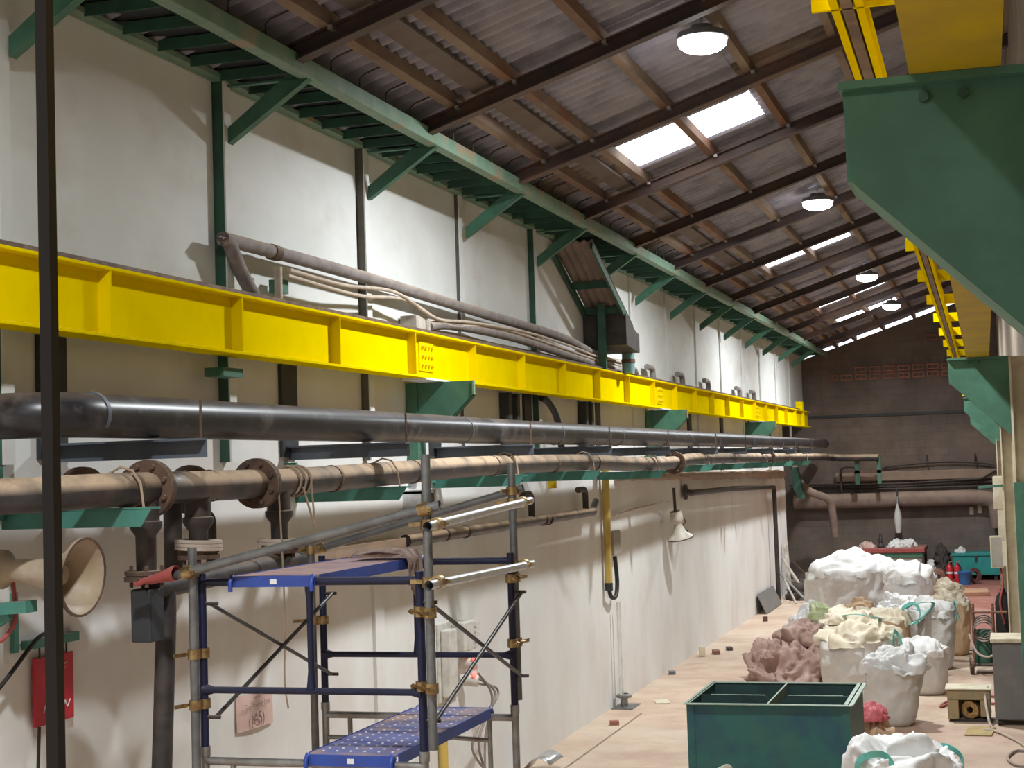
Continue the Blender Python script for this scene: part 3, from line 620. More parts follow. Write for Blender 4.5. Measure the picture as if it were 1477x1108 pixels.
# loose black pipe and hose ends behind the black pipe
tag(MB().tube(spline([(-4.96, 17.25, 3.98), (-4.95, 17.5, 3.93), (-4.95, 17.85, 3.75), (-4.95, 18.0, 3.4)], 6), .04, 10).obj('black_hose', 'rubber', smooth=60), 'curved black hose on the wall between girder and black pipe', 'hose')
for y, l in ((16.1, 'left of the curved black hose'), (19.35, 'right of the curved black hose')):
    tag(MB().box(-5.095, -4.99, y, y+.12, 3.35, 4.0).box(-5.095, -5.0, y+.34, y+.44, 3.35, 4.0).obj('dark_upright', 'slate_dark'), 'pair of dark uprights under the girder, '+l, 'upright', 'dark uprights')
tag(MB().box(-5.0, -4.86, 9.4, 9.68, 3.86, 3.92).obj('green_stub', 'green'), 'short green steel stub sticking out of the wall under the girder', 'bracket')

# ------------------------------------------------------------------ horn loudspeakers
def horn(t, o, ax, r, L, mat):
    ax = V(ax).normalized(); o = V(o)
    MB().lathe(o, ax, [(.02, .03), (0, .085), (.06, .10), (.14, .10), (.17, .07), (.20, .055), (L*.62, .075), (L*.82, .11), (L*.94, r*.85), (L, r), (L+.004, r+.006), (L+.002, r-.006), (L*.93, r*.8), (L*.8, .10), (L*.6, .06)], 32).obj('bell', mat, t, smooth=50)
    MB().lathe(o+ax*L, ax, [(-.008, r-.004), (-.008, r+.008), (.008, r+.008), (.008, r-.004), (-.008, r-.004)], 32).obj('rim', 'rust', t, smooth=40)
    MB().lathe(o+ax*(L*.55), ax, [(0, .05), (L*.25, .052), (L*.27, .045), (L*.27, .02), (L*.28, .001)], 20).obj('core', mat, t, smooth=40)
h1 = thing('horn_loudspeaker', 'large tan horn loudspeaker on a wall bracket behind the brown post', 'loudspeaker', (-4.9, 7.0, 2.7))
horn(h1, (-5.0, 6.98, 2.78), (1, -.02, -.09), .19, .60, 'horn')
MB().bar((-5.1, 7.12, 2.76), (-4.85, 7.06, 2.77), .03, .06).obj('bracket', 'rust', h1)
MB().tube(spline([(-4.86, 7.05, 2.70), (-4.86, 7.06, 2.5), (-4.92, 7.0, 2.4), (-5.0, 6.9, 2.42), (-5.08, 6.8, 2.55)]), .012, 8).obj('cord', 'red_old', h1, smooth=60)
h2 = thing('horn_loudspeaker', 'weathered white horn loudspeaker hanging mouth down from the concrete ledge', 'loudspeaker', (-4.85, 24.2, 2.0))
horn(h2, (-4.86, 24.1, 2.46), (.12, .22, -1), .20, .42, 'horn_white')
MB().bar((-4.87, 24.1, 2.82), (-4.86, 24.1, 2.46), .04, .03).obj('hanger', 'oldblack', h2)
MB().tube(spline([(-4.8, 24.2, 2.4), (-4.74, 24.25, 2.3), (-4.78, 24.2, 2.22), (-4.72, 24.3, 2.15)]), .01, 6).obj('cord', 'rubber', h2)
tag(MB().tube(spline([(-5.06, 20.95, 2.52), (-5.05, 22, 2.56), (-5.06, 23, 2.58), (-4.95, 24.1, 2.62)], 6), .014, 8).obj('sagging_wire', 'cable_pale', smooth=60), 'pale cable sagging along the wall from the yellow conduit to the hanging horn', 'cable')

# ------------------------------------------------------------------ signs at the left
rs = thing('red_sign', 'glossy red sign plate hanging from a green bar behind the brown post', 'sign', (-5.06, 7.7, 1.88))
MB().box(-5.075, -5.06, 7.52, 7.90, 1.88, 2.25).obj('plate', 'red', rs, bevel=.003)
for (ya, za, yb, zb) in ((7.60, 1.95, 7.62, 1.99), (7.62, 1.99, 7.65, 1.94), (7.79, 1.95, 7.81, 1.99), (7.81, 1.99, 7.83, 1.95), (7.83, 1.95, 7.86, 1.99), (7.64, 1.96, 7.70, 1.955), (7.80, 2.19, 7.83, 2.20), (7.80, 2.17, 7.82, 2.17)): MB().bar((-5.059, ya, za), (-5.059, yb, zb), .003, .008, (1, 0, 0)).obj('letter_stroke', 'white', rs)
MB().bar((-5.07, 7.45, 2.33), (-5.07, 7.95, 2.33), .04, .05).obj('bar', 'teal', rs)
m = MB()
for y in (7.58, 7.84): m.tube([(-5.065, y, 2.33), (-5.065, y, 2.24)], .006, 6)
m.obj('hanger', 'oldblack', rs)
MB().box(-5.095, -5.07, 7.36, 7.40, 2.3, 2.62).obj('stay', 'teal', rs)
tag(MB().tube(spline([(-5.06, 7.56, 1.88), (-5.06, 7.54, 1.6), (-5.06, 7.53, 1.3)]), .01, 6).obj('sign_cable', 'rubber'), 'thin black cable hanging below the red sign', 'cable')
tag(MB().tube(spline([(-5.03, 7.6, 2.38), (-5.0, 7.45, 2.36), (-5.0, 7.2, 2.2), (-5.02, 6.9, 2.0)]), .012, 6).obj('black_cable', 'rubber'), 'black cord slanting down the wall beside the red sign', 'cord')
wb = thing('shelf_bracket', 'green steel shelf bracket on the wall below the tan horn', 'bracket', (-5.0, 6.9, 2.4))
MB().bar((-5.09, 7.0, 2.56), (-4.72, 7.0, 2.58), .1, .06).obj('arm', 'teal', wb); MB().bar((-5.09, 7.0, 2.40), (-4.85, 7.0, 2.54), .03, .05).obj('brace', 'teal', wb)
def text_mesh(s, size):
    c = bpy.data.curves.new('t', 'FONT'); c.body = s; c.size = size; c.align_x = 'CENTER'; o = bpy.data.objects.new('t', c); C.objects.link(o)
    dg = bpy.context.evaluated_depsgraph_get(); dg.update(); me = bpy.data.meshes.new_from_object(o.evaluated_get(dg)); bpy.data.objects.remove(o); return me
ps = thing('paper_sign', 'pinkish paper sheet taped to the wall with handwriting and the circled mark A5', 'paper', (-5.09, 10.2, 1.42))
def paper_fn(u, v): return (-5.088+.012*math.sin(u*3)*v, 9.92+.56*u, 1.70-.04*u-.25*v+.03*u*v)
m = MB().grid(paper_fn, 8, 6); n = len(m.v); m.grid(lambda u, v: (V(paper_fn(u, v))-V((.002, 0, 0))), 8, 6); m.obj('sheet', 'paper', ps, smooth=180)
def wall_text(s, y, z, size):
    me = text_mesh(s, size); o = bpy.data.objects.new('handwriting', me); C.objects.link(o); me.materials.append(MATS['ink']); o.parent = ps
    o.rotation_euler = (math.pi/2, 0, math.pi/2); o.location = V((-5.066, y, z))-V(ps.location)
wall_text('(A5)', 10.2, 1.475, .12); wall_text('Gun Aromm Unit', 10.2, 1.59, .055); wall_text('wuwn', 10.2, 1.65, .04)
tag(MB().tube([(-5.06, 13.95, 0), (-5.06, 13.95, 1.02)], .045, 12).obj('yellow_stub_pipe', 'yellow_dusty', smooth=60), 'short pale yellow pipe at the wall foot below the switch boxes', 'pipe')
m = MB().grid(lambda u, v: (-4.98+.35*u, 16.0+.5*v, .02+.16*math.sin(u*2.6)+.02*u), 8, 4); o = m.obj('metal_sheet', 'silver', smooth=180); o.modifiers.new('thick', 'SOLIDIFY').thickness = .006
tag(o, 'curved scrap of shiny metal sheet on the floor at the wall foot', 'metal sheet')
# switch boxes on the wall, with plugs
sb = thing('socket_panel', 'vertical strip of grey switch boxes with lit red plugs and cords on the wall', 'socket panel', (-5.08, 14.2, 1.1))
MB().box(-5.1, -5.07, 13.95, 14.45, 1.05, 1.78).obj('back_board', 'switch_body', sb, bevel=.01)
MB().box(-5.07, -4.97, 13.98, 14.18, 1.1, 1.72).obj('switch_box', 'switch_body', sb, bevel=.015)
MB().box(-5.07, -4.93, 14.28, 14.62, 1.48, 1.76).obj('switch_box', 'switch_body', sb, bevel=.015)
m = MB()
for k in range(5): m.box(-4.93, -4.91, 14.56, 14.66, 1.50+.05*k, 1.53+.05*k)
m.obj('breaker_tab', 'bag_grey', sb)
for z in (1.36, 1.20): MB().cyl((-5.07, 14.5, z), (-4.9, 14.55, z-.02), .055, n=14).obj('plug', 'switch_body', sb, smooth=40); MB().lathe((-4.93, 14.5, z+.05), (1, 0, 0), [(0, .001), (0, .03), (.02, .025), (.03, .001)], 10).obj('indicator', 'red_led', sb)
for k in range(3):
    MB().tube(spline([(-4.92, 14.6, 1.25-.05*k), (-4.85, 14.8+.1*k, 1.0), (-4.9, 14.7-.2*k, .6), (-4.88, 14.6+.3*k, .05)], 8), .012, 8).obj('cord', 'hose', sb, smooth=60)

# ------------------------------------------------------------------ scaffold
sc = thing('scaffold', 'blue and galvanised scaffold tower with guard tubes standing by the white wall', 'scaffold', (-3.42, 8.27, 0))
XL, XR, YN, YF = -4.03, -2.82, 7.50, 9.03
R = .0215
for Y in (YN, YF):
    for X in (XL, XR):
        l = MB().tube([(X, Y, 1.79), (X, Y, 2.70)], R, 14).obj('upper_leg', 'blue', sc, smooth=60)
        l = MB().tube([(X, Y, .1), (X, Y, 1.80)], R*1.02, 14).obj('lower_leg', 'galv', sc, smooth=60)
        MB().tube([(X, Y, 1.76), (X, Y, 1.81)], R*1.25, 14).obj('coupling', 'galv', l, smooth=60)
        MB().box(X-.06, X+.06, Y-.06, Y+.06, 0, .012).tube([(X, Y, .01), (X, Y, .12)], .014, 10).obj('base_jack', 'steel', l)
    MB().tube([(XL, Y, 2.655), (XR, Y, 2.655)], R, 14).obj('transom', 'blue', sc, smooth=60)
    MB().tube([(XL, Y, 2.10), (XL+.06, Y, 2.10), (XR-.06, Y, 2.10), (XR, Y, 2.10)], [.034, .018, .018, .034], 12).obj('ledger', 'blue', sc, smooth=60)
    MB().tube([(-3.42, Y, 2.64), (-3.42, Y, 2.55), (-3.42, Y, 2.2), (-3.42, Y, 2.11)], [.026, .017, .017, .026], 12).obj('inner_post', 'blue', sc, smooth=60)
    MB().tube([(XL, Y, 1.735), (XR, Y, 1.735)], R, 14).obj('lower_transom', 'galv', sc, smooth=60)
    MB().tube([(XL+.16, Y, 1.73), (XL+.16, Y, .25)], .015, 10).tube([(XR-.16, Y, 1.73), (XR-.16, Y, .25)], .015, 10).tube([(XL, Y, .25), (XR, Y, .25)], .015, 10).obj('lower_web', 'galv', sc, smooth=60)
    MB().tube([(XL, Y, 1.60), (XL+.16, Y, 1.60)], .014, 8).tube([(XR-.16, Y, 1.60), (-3.42, Y, 1.62)], .014, 8).obj('lower_stay', 'galv', sc, smooth=60)
for X, s in ((XL, .045), (XR, .045)):
    m1 = MB().tube([(X+s, YN, 2.545), (X+s, YF, 1.98)], .011, 8); m2 = MB().tube([(X+s+.02, YN, 1.96), (X+s+.02, YF, 2.47)], .011, 8)
    m1.obj('cross_brace', 'darksteel', sc, smooth=60); m2.obj('cross_brace', 'darksteel', sc, smooth=60)
    for Y, z in ((YN, 2.545), (YF, 1.98), (YN, 1.96), (YF, 2.47)): MB().cyl((X, Y, z), (X+s+.045, Y, z), .010, n=8).obj('brace_pin', 'oldblack', sc, smooth=60)
m1 = MB().tube([(XR+.045, YN, 1.5), (XR+.045, YF, .5)], .011, 8).obj('cross_brace', 'galv', sc, smooth=60)
m1 = MB().tube([(XL+.045, YN, .5), (XL+.045, YF, 1.5)], .011, 8).obj('cross_brace', 'galv', sc, smooth=60)
# upright and guard tubes
TU = [((-4.05, 7.44, .3), (-4.05, 7.44, 2.84)), ((-2.745, 7.43, 1.83), (-2.745, 7.43, 3.28)), ((-4.08, 8.98, .4), (-4.08, 8.98, 2.80)), ((-2.815, 9.09, 1.83), (-2.815, 9.09, 3.23)),
      ((-4.13, 7.39, 2.70), (-2.66, 7.39, 3.03)), ((-4.2, 9.14, 2.71), (-2.76, 9.14, 3.08)), ((-2.69, 7.28, 2.93), (-2.75, 9.25, 3.0)), ((-2.69, 7.28, 2.645), (-2.75, 9.25, 2.62))]
for i, (a, b) in enumerate(TU):
    m = MB().tube([a, b], .0235, 14, caps=False); m.tube([b, a], .0205, 14, caps=False); m.obj('guard_tube' if i > 3 else 'upright_tube', 'silver' if i > 5 else 'steel', sc, smooth=60)
def clamp(c, ax1, ax2, off):
    c = V(c); o = V(off); m = MB(); m.ring(c, ax1, .022, .034, .05, 14); m.ring(c+o, ax2, .022, .034, .05, 14)
    m.bar(c+o*.3, c+o*.7, .03, .04); d = o.normalized(); sd = V((0, 0, 1)).cross(d) if abs(d.z) < .9 else V((1, 0, 0)); sd.normalize()
    for p in (c, c+o): m.cyl(p+sd*.036-d*.05, p+sd*.036+d*.05, .007, n=6); m.cyl(p+sd*.036+d*.02, p+sd*.036+d*.035, .014, n=6)
    m.bar(c-d*.03+sd*.03, c-d*.11+sd*.034, .008, .02)
    return m.obj('clamp', 'brass', sc, smooth=40)
Z = (0, 0, 1)
for z in (2.29, 2.03): clamp((-4.05, 7.44, z), Z, Z, (.02, .06, 0))
for z in (2.50, 2.13): clamp((-2.745, 7.43, z), Z, Z, (-.075, .07, 0))
clamp((-4.08, 8.98, 2.31), Z, Z, (.05, .05, 0))
for z in (2.55, 2.17): clamp((-2.815, 9.09, z), Z, Z, (-.005, -.06, 0))
clamp((-4.05, 7.44, 2.715), Z, (.97, 0, .22), (0, -.05, 0)); clamp((-2.745, 7.43, 3.01), Z, (.97, 0, .22), (0, -.045, 0))
clamp((-4.08, 8.98, 2.74), Z, (.97, 0, .22), (0, .16, 0)); clamp((-2.815, 9.09, 3.065), Z, (.97, 0, .22), (0, .05, 0))
for z, zz in ((2.935, 2.995), (2.65, 2.625)): clamp((-2.745, 7.43, z), Z, (0, 1, 0), (.05, 0, 0)); clamp((-2.815, 9.09, zz), Z, (0, 1, 0), (.06, 0, 0))
def deck(label, x0, x1, z, top, dots):
    t = thing('scaffold_deck', label, 'scaffold deck', ((x0+x1)/2, (YN+YF)/2, z-.05))
    MB().box(x0, x1, YN-.023, YF+.023, z-.008, z).obj('top_plate', top, t)
    MB().box(x0-.006, x0, YN+.024, YF-.024, z-.055, z+.004).obj('side_flange', 'blue_deck', t); MB().box(x1, x1+.006, YN+.024, YF-.024, z-.055, z+.004).obj('side_flange', 'blue_deck', t)
    e = MB().box(x0, x1, YN-.032, YN-.023, z-.055, z+.002).obj('end_plate', 'blue_deck', t); MB().box(x0, x1, YF+.023, YF+.032, z-.055, z+.002).obj('end_plate', 'blue_deck', t)
    MB().box((x0+x1)/2-.012, (x0+x1)/2+.025, YN-.034, YN-.032, z-.04, z-.015).obj('sticker', 'white', e)
    for x in (x0+.01, x1-.01):
        for y, s in ((YN, -1), (YF, 1)): MB().tube([(x, y+s*.0, z-.02), (x, y+s*.03, z-.0), (x, y+s*.055, z-.03), (x, y+s*.05, z-.075)], .012, 8).obj('hook', 'blue_deck', t, smooth=60)
    if dots:
        m = MB()  # small raised white discs in rows over the deck top
        for i in range(6):
            for j in range(18): m.cyl((x0+.05+i*(x1-x0-.1)/5, YN+.08+j*.081, z-.001), (x0+.05+i*(x1-x0-.1)/5, YN+.08+j*.081, z+.004), .0075, n=6)
        o = m.obj('dots', 'white', t); o['kind'] = 'stuff'
deck('upper blue scaffold deck with a dusty pink top', -3.85, -3.375, 2.685, 'deck_top', False)
deck('lower blue scaffold deck with rows of white studs', -3.45, -2.97, 1.785, 'deck_low', True)
def rag_fn(u, v):
    s = v*.62; x = -3.55+.14*(u-.5)*2+.02*math.sin(v*9); wob = .018*math.sin(u*19+v*3)+.02*fbm((u*4, v*3, 7))
    if s < .30: return (-3.66+s*.95, 8.78+.30*(u-.5)+.05*math.sin(s*9), 2.70+.016+abs(wob)*1.2)
    h = s-.30
    return (-3.36+.012+abs(wob)*.8, 8.80+.24*(u-.5)*(1-.5*h)+.04*h, 2.715-h*(.55+.5*u))
m = MB().grid(rag_fn, 26, 22); tag(m.obj('rag', 'rag', smooth=180), 'crumpled brown rag draped over the edge of the upper scaffold deck', 'rag')
bpy.context.scene.objects['rag'].modifiers.new('thick', 'SOLIDIFY').thickness = .004
tag(MB().grid(lambda u, v: (-4.34+.24*u, 7.36+.035*math.sin(v*6.28)*(.5+u), 2.66+.055*u+.040*(.3+u*.7)*math.cos(v*6.28)+.010*fbm((u*5, v*5, 3))), 14, 14).obj('tape_wrap', 'red_old', smooth=180), 'faded red cloth tied round the end of the guard tube', 'cloth')

# ------------------------------------------------------------------ green bin
bn = thing('steel_bin', 'dark green open steel bin with dividers and pale worn rim', 'bin', (-2.15, 15.25, 0))
x0, x1, y0, y1, hz_ = -2.89, -1.43, 14.55, 15.96, 1.0
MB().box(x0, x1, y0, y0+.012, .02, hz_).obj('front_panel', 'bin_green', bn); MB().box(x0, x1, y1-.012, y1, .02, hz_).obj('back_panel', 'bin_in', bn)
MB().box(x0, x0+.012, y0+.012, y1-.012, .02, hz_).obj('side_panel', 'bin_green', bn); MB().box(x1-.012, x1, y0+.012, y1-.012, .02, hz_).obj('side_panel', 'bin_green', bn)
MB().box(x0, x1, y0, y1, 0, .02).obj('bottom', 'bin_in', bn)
MB().box(x0-.03, x1+.03, y0-.03, y0+.02, hz_-.012, hz_).obj('rim', 'bin_rim', bn, bevel=.003); MB().box(x0-.03, x1+.03, y1-.02, y1+.03, hz_-.012, hz_).obj('rim', 'bin_rim', bn, bevel=.003)
MB().box(x0-.03, x0+.02, y0+.02, y1-.02, hz_-.012, hz_).obj('rim', 'bin_rim', bn, bevel=.003); MB().box(x1-.05, x1+.04, y0+.02, y1-.02, hz_-.012, hz_).obj('rim', 'bin_rim', bn, bevel=.003)
xm = (x0+x1)/2
MB().box(xm-.008, xm+.008, y0+.012, y1-.012, .02, hz_-.004).obj('divider', 'bin_rim', bn)
ym = y0+.62
for a, b in ((x0+.012, xm-.008), (xm+.008, x1-.012)):
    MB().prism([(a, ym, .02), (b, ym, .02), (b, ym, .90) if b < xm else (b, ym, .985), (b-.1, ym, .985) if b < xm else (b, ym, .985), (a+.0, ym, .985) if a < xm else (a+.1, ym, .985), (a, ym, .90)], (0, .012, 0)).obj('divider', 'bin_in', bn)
    MB().box(a+.1, b-.1, ym-.002, ym+.014, .985, .991).obj('divider_edge', 'bin_rim', bn)
for x in (x0+.03, x1-.03): MB().box(x-.035, x+.035, y0-.008, y0, .02, hz_-.012).obj('corner_post', 'bin_green', bn)

# ------------------------------------------------------------------ bulk bags
def crease(q):
    q = V(q); w = q+V((noise.noise(q*1.3), noise.noise(q*1.3+V((7, 3, 1))), noise.noise(q*1.3+V((2, 9, 5)))))*.55
    b = abs(noise.noise(w)); r = 1-abs(noise.noise(w*1.9+V((5, 1, 3))))*1.8; h = abs(noise.noise(w*4.1))
    return 1.0*b+.42*(r-.5)+.24*h
def mound(name, mat, parent, x, y, z0, rx, ry, h, seed, freq=1.5, amp=.55, hem=0.0, rot=0, square=2.0):
    """crumpled cloth dome: displaced outwards along its own surface so that folds overhang"""
    se = seed*5.7; cr, sr = math.cos(rot), math.sin(rot); e = 2/square
    def fn(u, v):
        a = 2*math.pi*u; ph = v*math.pi/2; ca, sa = math.cos(a), math.sin(a)
        cx_, sx_ = math.copysign(abs(ca)**e, ca), math.copysign(abs(sa)**e, sa)
        lx, ly, lz = cx_*math.cos(ph)*rx, sx_*math.cos(ph)*ry, math.sin(ph)*h
        k = crease((lx*freq*1.6+se, ly*freq*1.6, lz*freq*1.6+se*.3))
        nx, ny, nz = cx_*math.cos(ph)/rx, sx_*math.cos(ph)/ry, (math.sin(ph)+.08)/h
        L = math.sqrt(nx*nx+ny*ny+nz*nz); am = amp*min(rx, ry, h*1.3)
        d = (k-.38)*am
        lx += nx/L*d; ly += ny/L*d; lz += nz/L*d
        lx *= 1+.10*fbm((ca*1.4+se, sa*1.4, 3)); ly *= 1+.10*fbm((ca*1.4+se, sa*1.4, 6))
        if v < .12:
            t = 1-v/.12; lz = lz*(1-t)+t*(-hem*(.5+.9*abs(fbm((ca*3+se, sa*3, 1)))))
        else: lz = max(lz, .005 if hem == 0 else -1)
        return (x+lx*cr-ly*sr, y+lx*sr+ly*cr, z0+lz)
    m = MB().grid(fn, 110, 46, True); return m.obj(name, mat, parent, smooth=180)
def bag(label, x, y, w, d, h, seed, mat='bag_white', top='gather', tmat=None, strap=None, lean=(0, 0), taper=.0, group='bulk bags in the heap', sharp=3.0):
    t = thing('bulk_bag', label, 'bulk bag', (x, y, 0), group); se = seed*7.3
    def shape(u, v):
        a = 2*math.pi*u; ca, sa = math.cos(a), math.sin(a); e = 2/sharp
        px = math.copysign(abs(ca)**e, ca)*w/2; py = math.copysign(abs(sa)**e, sa)*d/2
        s = (.88+.14*math.sin(min(1, v*1.5)*math.pi*.62))*(1-taper*v)
        if v < .08: s *= .86+.14*math.sqrt(v/.08)
        q = crease((px*2.0+se, py*2.0, h*v*1.3)); q2 = crease((px*5+se, py*5, h*v*1.6+4))
        s += (.17*(q-.4)+.05*(q2-.4))*(.35+.65*min(1, v*1.4))
        return V((x+px*s+lean[0]*v*v, y+py*s+lean[1]*v*v, h*v*(1+.07*fbm((ca*1.5+se, sa*1.5, 9)))))
    MB().grid(lambda u, v: shape(u, v), 96, 34, True).obj('body', mat, t, smooth=180)
    hh = {'gather': .34, 'dome': .36, 'open': .22}[top]*h
    mound('top_cover', tmat or mat, t, x+lean[0], y+lean[1], h*.97, w*.52*(1-taper), d*.52*(1-taper), hh, seed+3, 1.7 if top != 'dome' else .85, .62 if top != 'dome' else .40, .10*h, square=2.6)
    if strap:
        for k in range(2):
            a = seed*1.1+k*2.3; p = shape((a/(2*math.pi)) % 1, .93); o = (p-V((x, y, p.z))).normalized(); s2 = V((-o.y, o.x, 0))
            p = p+o*.03
            pts = spline([p-s2*.10-V((0, 0, .12)), p+o*.03-s2*.11+V((0, 0, .12)), p-o*.05+s2*.05+V((0, 0, .20*h+.03)), p-o*.04+s2*.15+V((0, 0, .08)), p+o*.02+s2*.13-V((0, 0, .1))], 6)
            m = MB()
            for i in range(len(pts)-1): m.bar(pts[i], pts[i+1]+(pts[i+1]-pts[i])*.1, .05, .006, tuple(o))
            m.obj('strap', strap, t)
    return t
def sack(label, x, y, rx, ry, h, seed, mat, z0=0, cat='sack', name='crumpled_sack', freq=1.6, group=None, rot=0, amp=.62):
    o = mound(name, mat, None, x, y, z0, rx, ry, h*.92, seed, freq*.62, amp, 0.0, rot); tag(o, label, cat, group); return o
G = 'bulk bags in the heap'
bag('biggest bulging white bulk bag at the back of the heap', -2.95, 31.6, 1.75, 1.3, 1.02, 1, 'bag_grey', 'dome', 'bag_white', lean=(.05, 0), taper=.0)
bag('white bulk bag with draped film next to the biggest bag', -1.80, 30.6, .95, .95, .95, 2, 'bag_white', 'dome', 'bag_white', lean=(.0, 0))
sack('white plastic film slumped off the biggest bag', -1.95, 29.5, .50, .5, .78, 3, 'bag_white', cat='plastic film', name='plastic_film', freq=2.6)
sack('pale bag of offcuts between the film and the teal strapped bag', -1.52, 27.6, .42, .55, .72, 5, 'bag_cream', freq=2.6)
sack('crumpled white sack at the left edge of the heap behind the brown sacking', -3.28, 27.6, .50, .7, .76, 6, 'bag_white', freq=2.4)
sack('folded pale green sack on top of the heap', -3.08, 27.3, .22, .34, .28, 7, 'cloth_green', z0=.52, freq=2.2)
sack('crumpled tan sack on the crest of the heap', -2.42, 27.5, .38, .55, .92, 8, 'bag_tan', freq=2.8)
sack('cream sack spread over the heap in front of the tan crest', -2.35, 25.6, .75, .7, .82, 9, 'bag_cream', freq=2.4)
bag('tan square bulk bag wedged behind the cream topped bag', -1.78, 24.4, .62, .7, .78, 10, 'bag_tan', 'open', 'bag_cream')
bag('grey white bulk bag with a crumpled cream top behind the green bin', -2.02, 22.3, 1.02, 1.0, .72, 11, 'bag_grey', 'gather', 'bag_cream', strap='strap', lean=(0, .05), taper=-.04)
sack('cream sack with teal ties thrown on the cream topped bag', -2.2, 22.8, .36, .4, .20, 12, 'bag_cream', z0=.90, freq=3)
sack('heap of brown sacking behind the green bin', -3.05, 23.55, .80, .75, .72, 13, 'bag_brown', freq=2.0)
sack('bundled pinkish brown sacking on top of the brown heap', -2.95, 23.6, .42, .42, .36, 14, 'bag_brown', z0=.50, freq=3.2)
bag('tall white bulk bag with teal straps at the right of the heap', -1.17, 24.95, .62, .75, .86, 15, 'bag_grey', 'open', 'bag_white', strap='strap', taper=-.1)
sack('bright white film with teal ribbon tumbling beside the tall bag', -1.34, 23.75, .19, .32, .62, 16, 'bag_white', cat='plastic film', name='plastic_film', freq=3.4)
bag('brownish bulk bag behind the tall white bag', -.95, 26.7, .58, .75, .80, 17, 'bag_tan', 'gather', 'bag_cream')
sack('bundle of pale sticks and film on the brownish bag', -.98, 26.8, .22, .28, .18, 18, 'bag_cream', z0=1.0, freq=4)
bag('low white bulk bag in front of the tall teal strapped bag', -1.16, 22.35, .58, .7, .56, 19, 'bag_grey', 'gather', 'bag_white', taper=-.05)
bag('leaning grey white bulk bag beside the right end of the green bin', -1.45, 19.75, .62, .72, .70, 20, 'bag_grey', 'gather', 'bag_white', taper=-.1, lean=(.07, 0))
bag('white bulk bag with teal loops standing before the green bin', -.86, 12.9, .72, .85, .78, 21, 'bag_white', 'gather', 'bag_white', strap='strap', group='bulk bags in front of the bin')
bag('white bulk bag in front of the green bin with pale loop handles', -2.05, 12.9, .7, .8, .56, 23, 'bag_white', 'open', 'bag_white', strap='strap_pale', group='bulk bags in front of the bin')
sack('pink plastic scrap between the green bin and the leaning bag', -1.50, 17.75, .17, .16, .20, 22, 'pink', cat='plastic scrap', name='plastic_scrap', z0=.36, freq=5)
sack('tan sacking scrap under the pink plastic', -1.48, 17.85, .22, .24, .40, 24, 'bag_tan', freq=4)
sack('dark plum plastic strip trailing on the floor behind the bag with teal loops', -1.25, 16.6, .12, .62, .14, 25, 'plum', cat='plastic scrap', name='plastic_scrap', freq=5, rot=.5)
# teal ribbons on the heap
for i, (pts, l) in enumerate((([(-2.25, 22.5, 1.02), (-2.05, 22.3, 1.06), (-1.85, 22.3, 1.03), (-1.75, 22.5, .98), (-1.78, 22.7, .96)], 'teal ribbon tied over the cream topped bag'),
        ([(-1.5, 24.3, .95), (-1.38, 24.2, 1.02), (-1.22, 24.4, 1.03), (-1.12, 24.6, .98), (-1.3, 24.4, .8), (-1.45, 24.2, .72)], 'teal ribbon looped beside the tall white bag'),
        ([(-1.38, 23.6, .42), (-1.25, 23.7, .44), (-1.05, 23.9, .40), (-.98, 24.0, .42)], 'loose end of teal ribbon across the low white bag'))):
    p = spline(pts, 6); m = MB()
    for k in range(len(p)-1): m.bar(p[k], p[k+1], .05, .008)
    tag(m.obj('ribbon', 'strap'), l, 'ribbon', 'teal ribbons')

# ------------------------------------------------------------------ end of the hall
rm = thing('red_machine', 'red topped workbench cabinet with rubbish on it before the block wall', 'workbench', (-2.9, 41.7, 0))
MB().box(-3.72, -2.02, 41.0, 42.5, .78, .90).obj('top', 'red_old', rm, bevel=.02)
MB().box(-3.6, -2.1, 41.08, 42.4, .05, .66).obj('body', 'box_grey', rm); MB().box(-3.62, -2.08, 41.05, 42.42, .66, .78).obj('apron', 'green', rm)
for x in (-3.66, -2.1):
    for y in (41.06, 42.36): MB().box(x, x+.06, y, y+.06, 0, .78).obj('leg', 'oldblack', rm)
sack('white rag lying on the red topped workbench', -2.6, 41.5, .36, .3, .20, 31, 'bag_white', z0=.903, cat='rag', name='white_rag', freq=4)
sack('small pink rag on the left end of the red topped workbench', -3.48, 41.5, .2, .25, .14, 32, 'paper', z0=.903, cat='rag', name='pink_rag', freq=4)
tag(MB().lathe((-3.1, 41.3, .9), Z, [(0, .001), (0, .09), (.04, .10), (.12, .05), (.2, .07), (.26, .04), (.34, .03), (.36, .001)], 12).obj('black_fitting', 'oldblack', smooth=40), 'small black pump fitting standing on the red topped workbench', 'fitting')
sack('black plastic bag heaped against the block wall', -1.68, 42.5, .24, .34, 1.0, 33, 'scrap_dark', cat='plastic bag', name='black_bag', freq=3.5)
sack('white crumpled sheet beside the red topped workbench', -1.92, 41.75, .16, .2, .62, 34, 'bag_white', cat='plastic sheet', name='white_sheet', freq=3)
mo = thing('electric_motor', 'rusty brown electric motor on the red floor', 'motor', (-1.72, 41.3, 0))
MB().lathe((-1.72, 41.0, .2), (0, 1, 0), [(0, .001), (0, .10), (.03, .17), (.42, .17), (.46, .1), (.46, .001)], 18).obj('housing', 'motor', mo, smooth=40)
MB().lathe((-1.72, 40.94, .2), (0, 1, 0), [(0, .001), (0, .05), (.07, .05)], 14).obj('shaft_cap', 'oldblack', mo); MB().box(-1.88, -1.56, 41.05, 41.4, 0, .05).obj('foot', 'motor', mo)
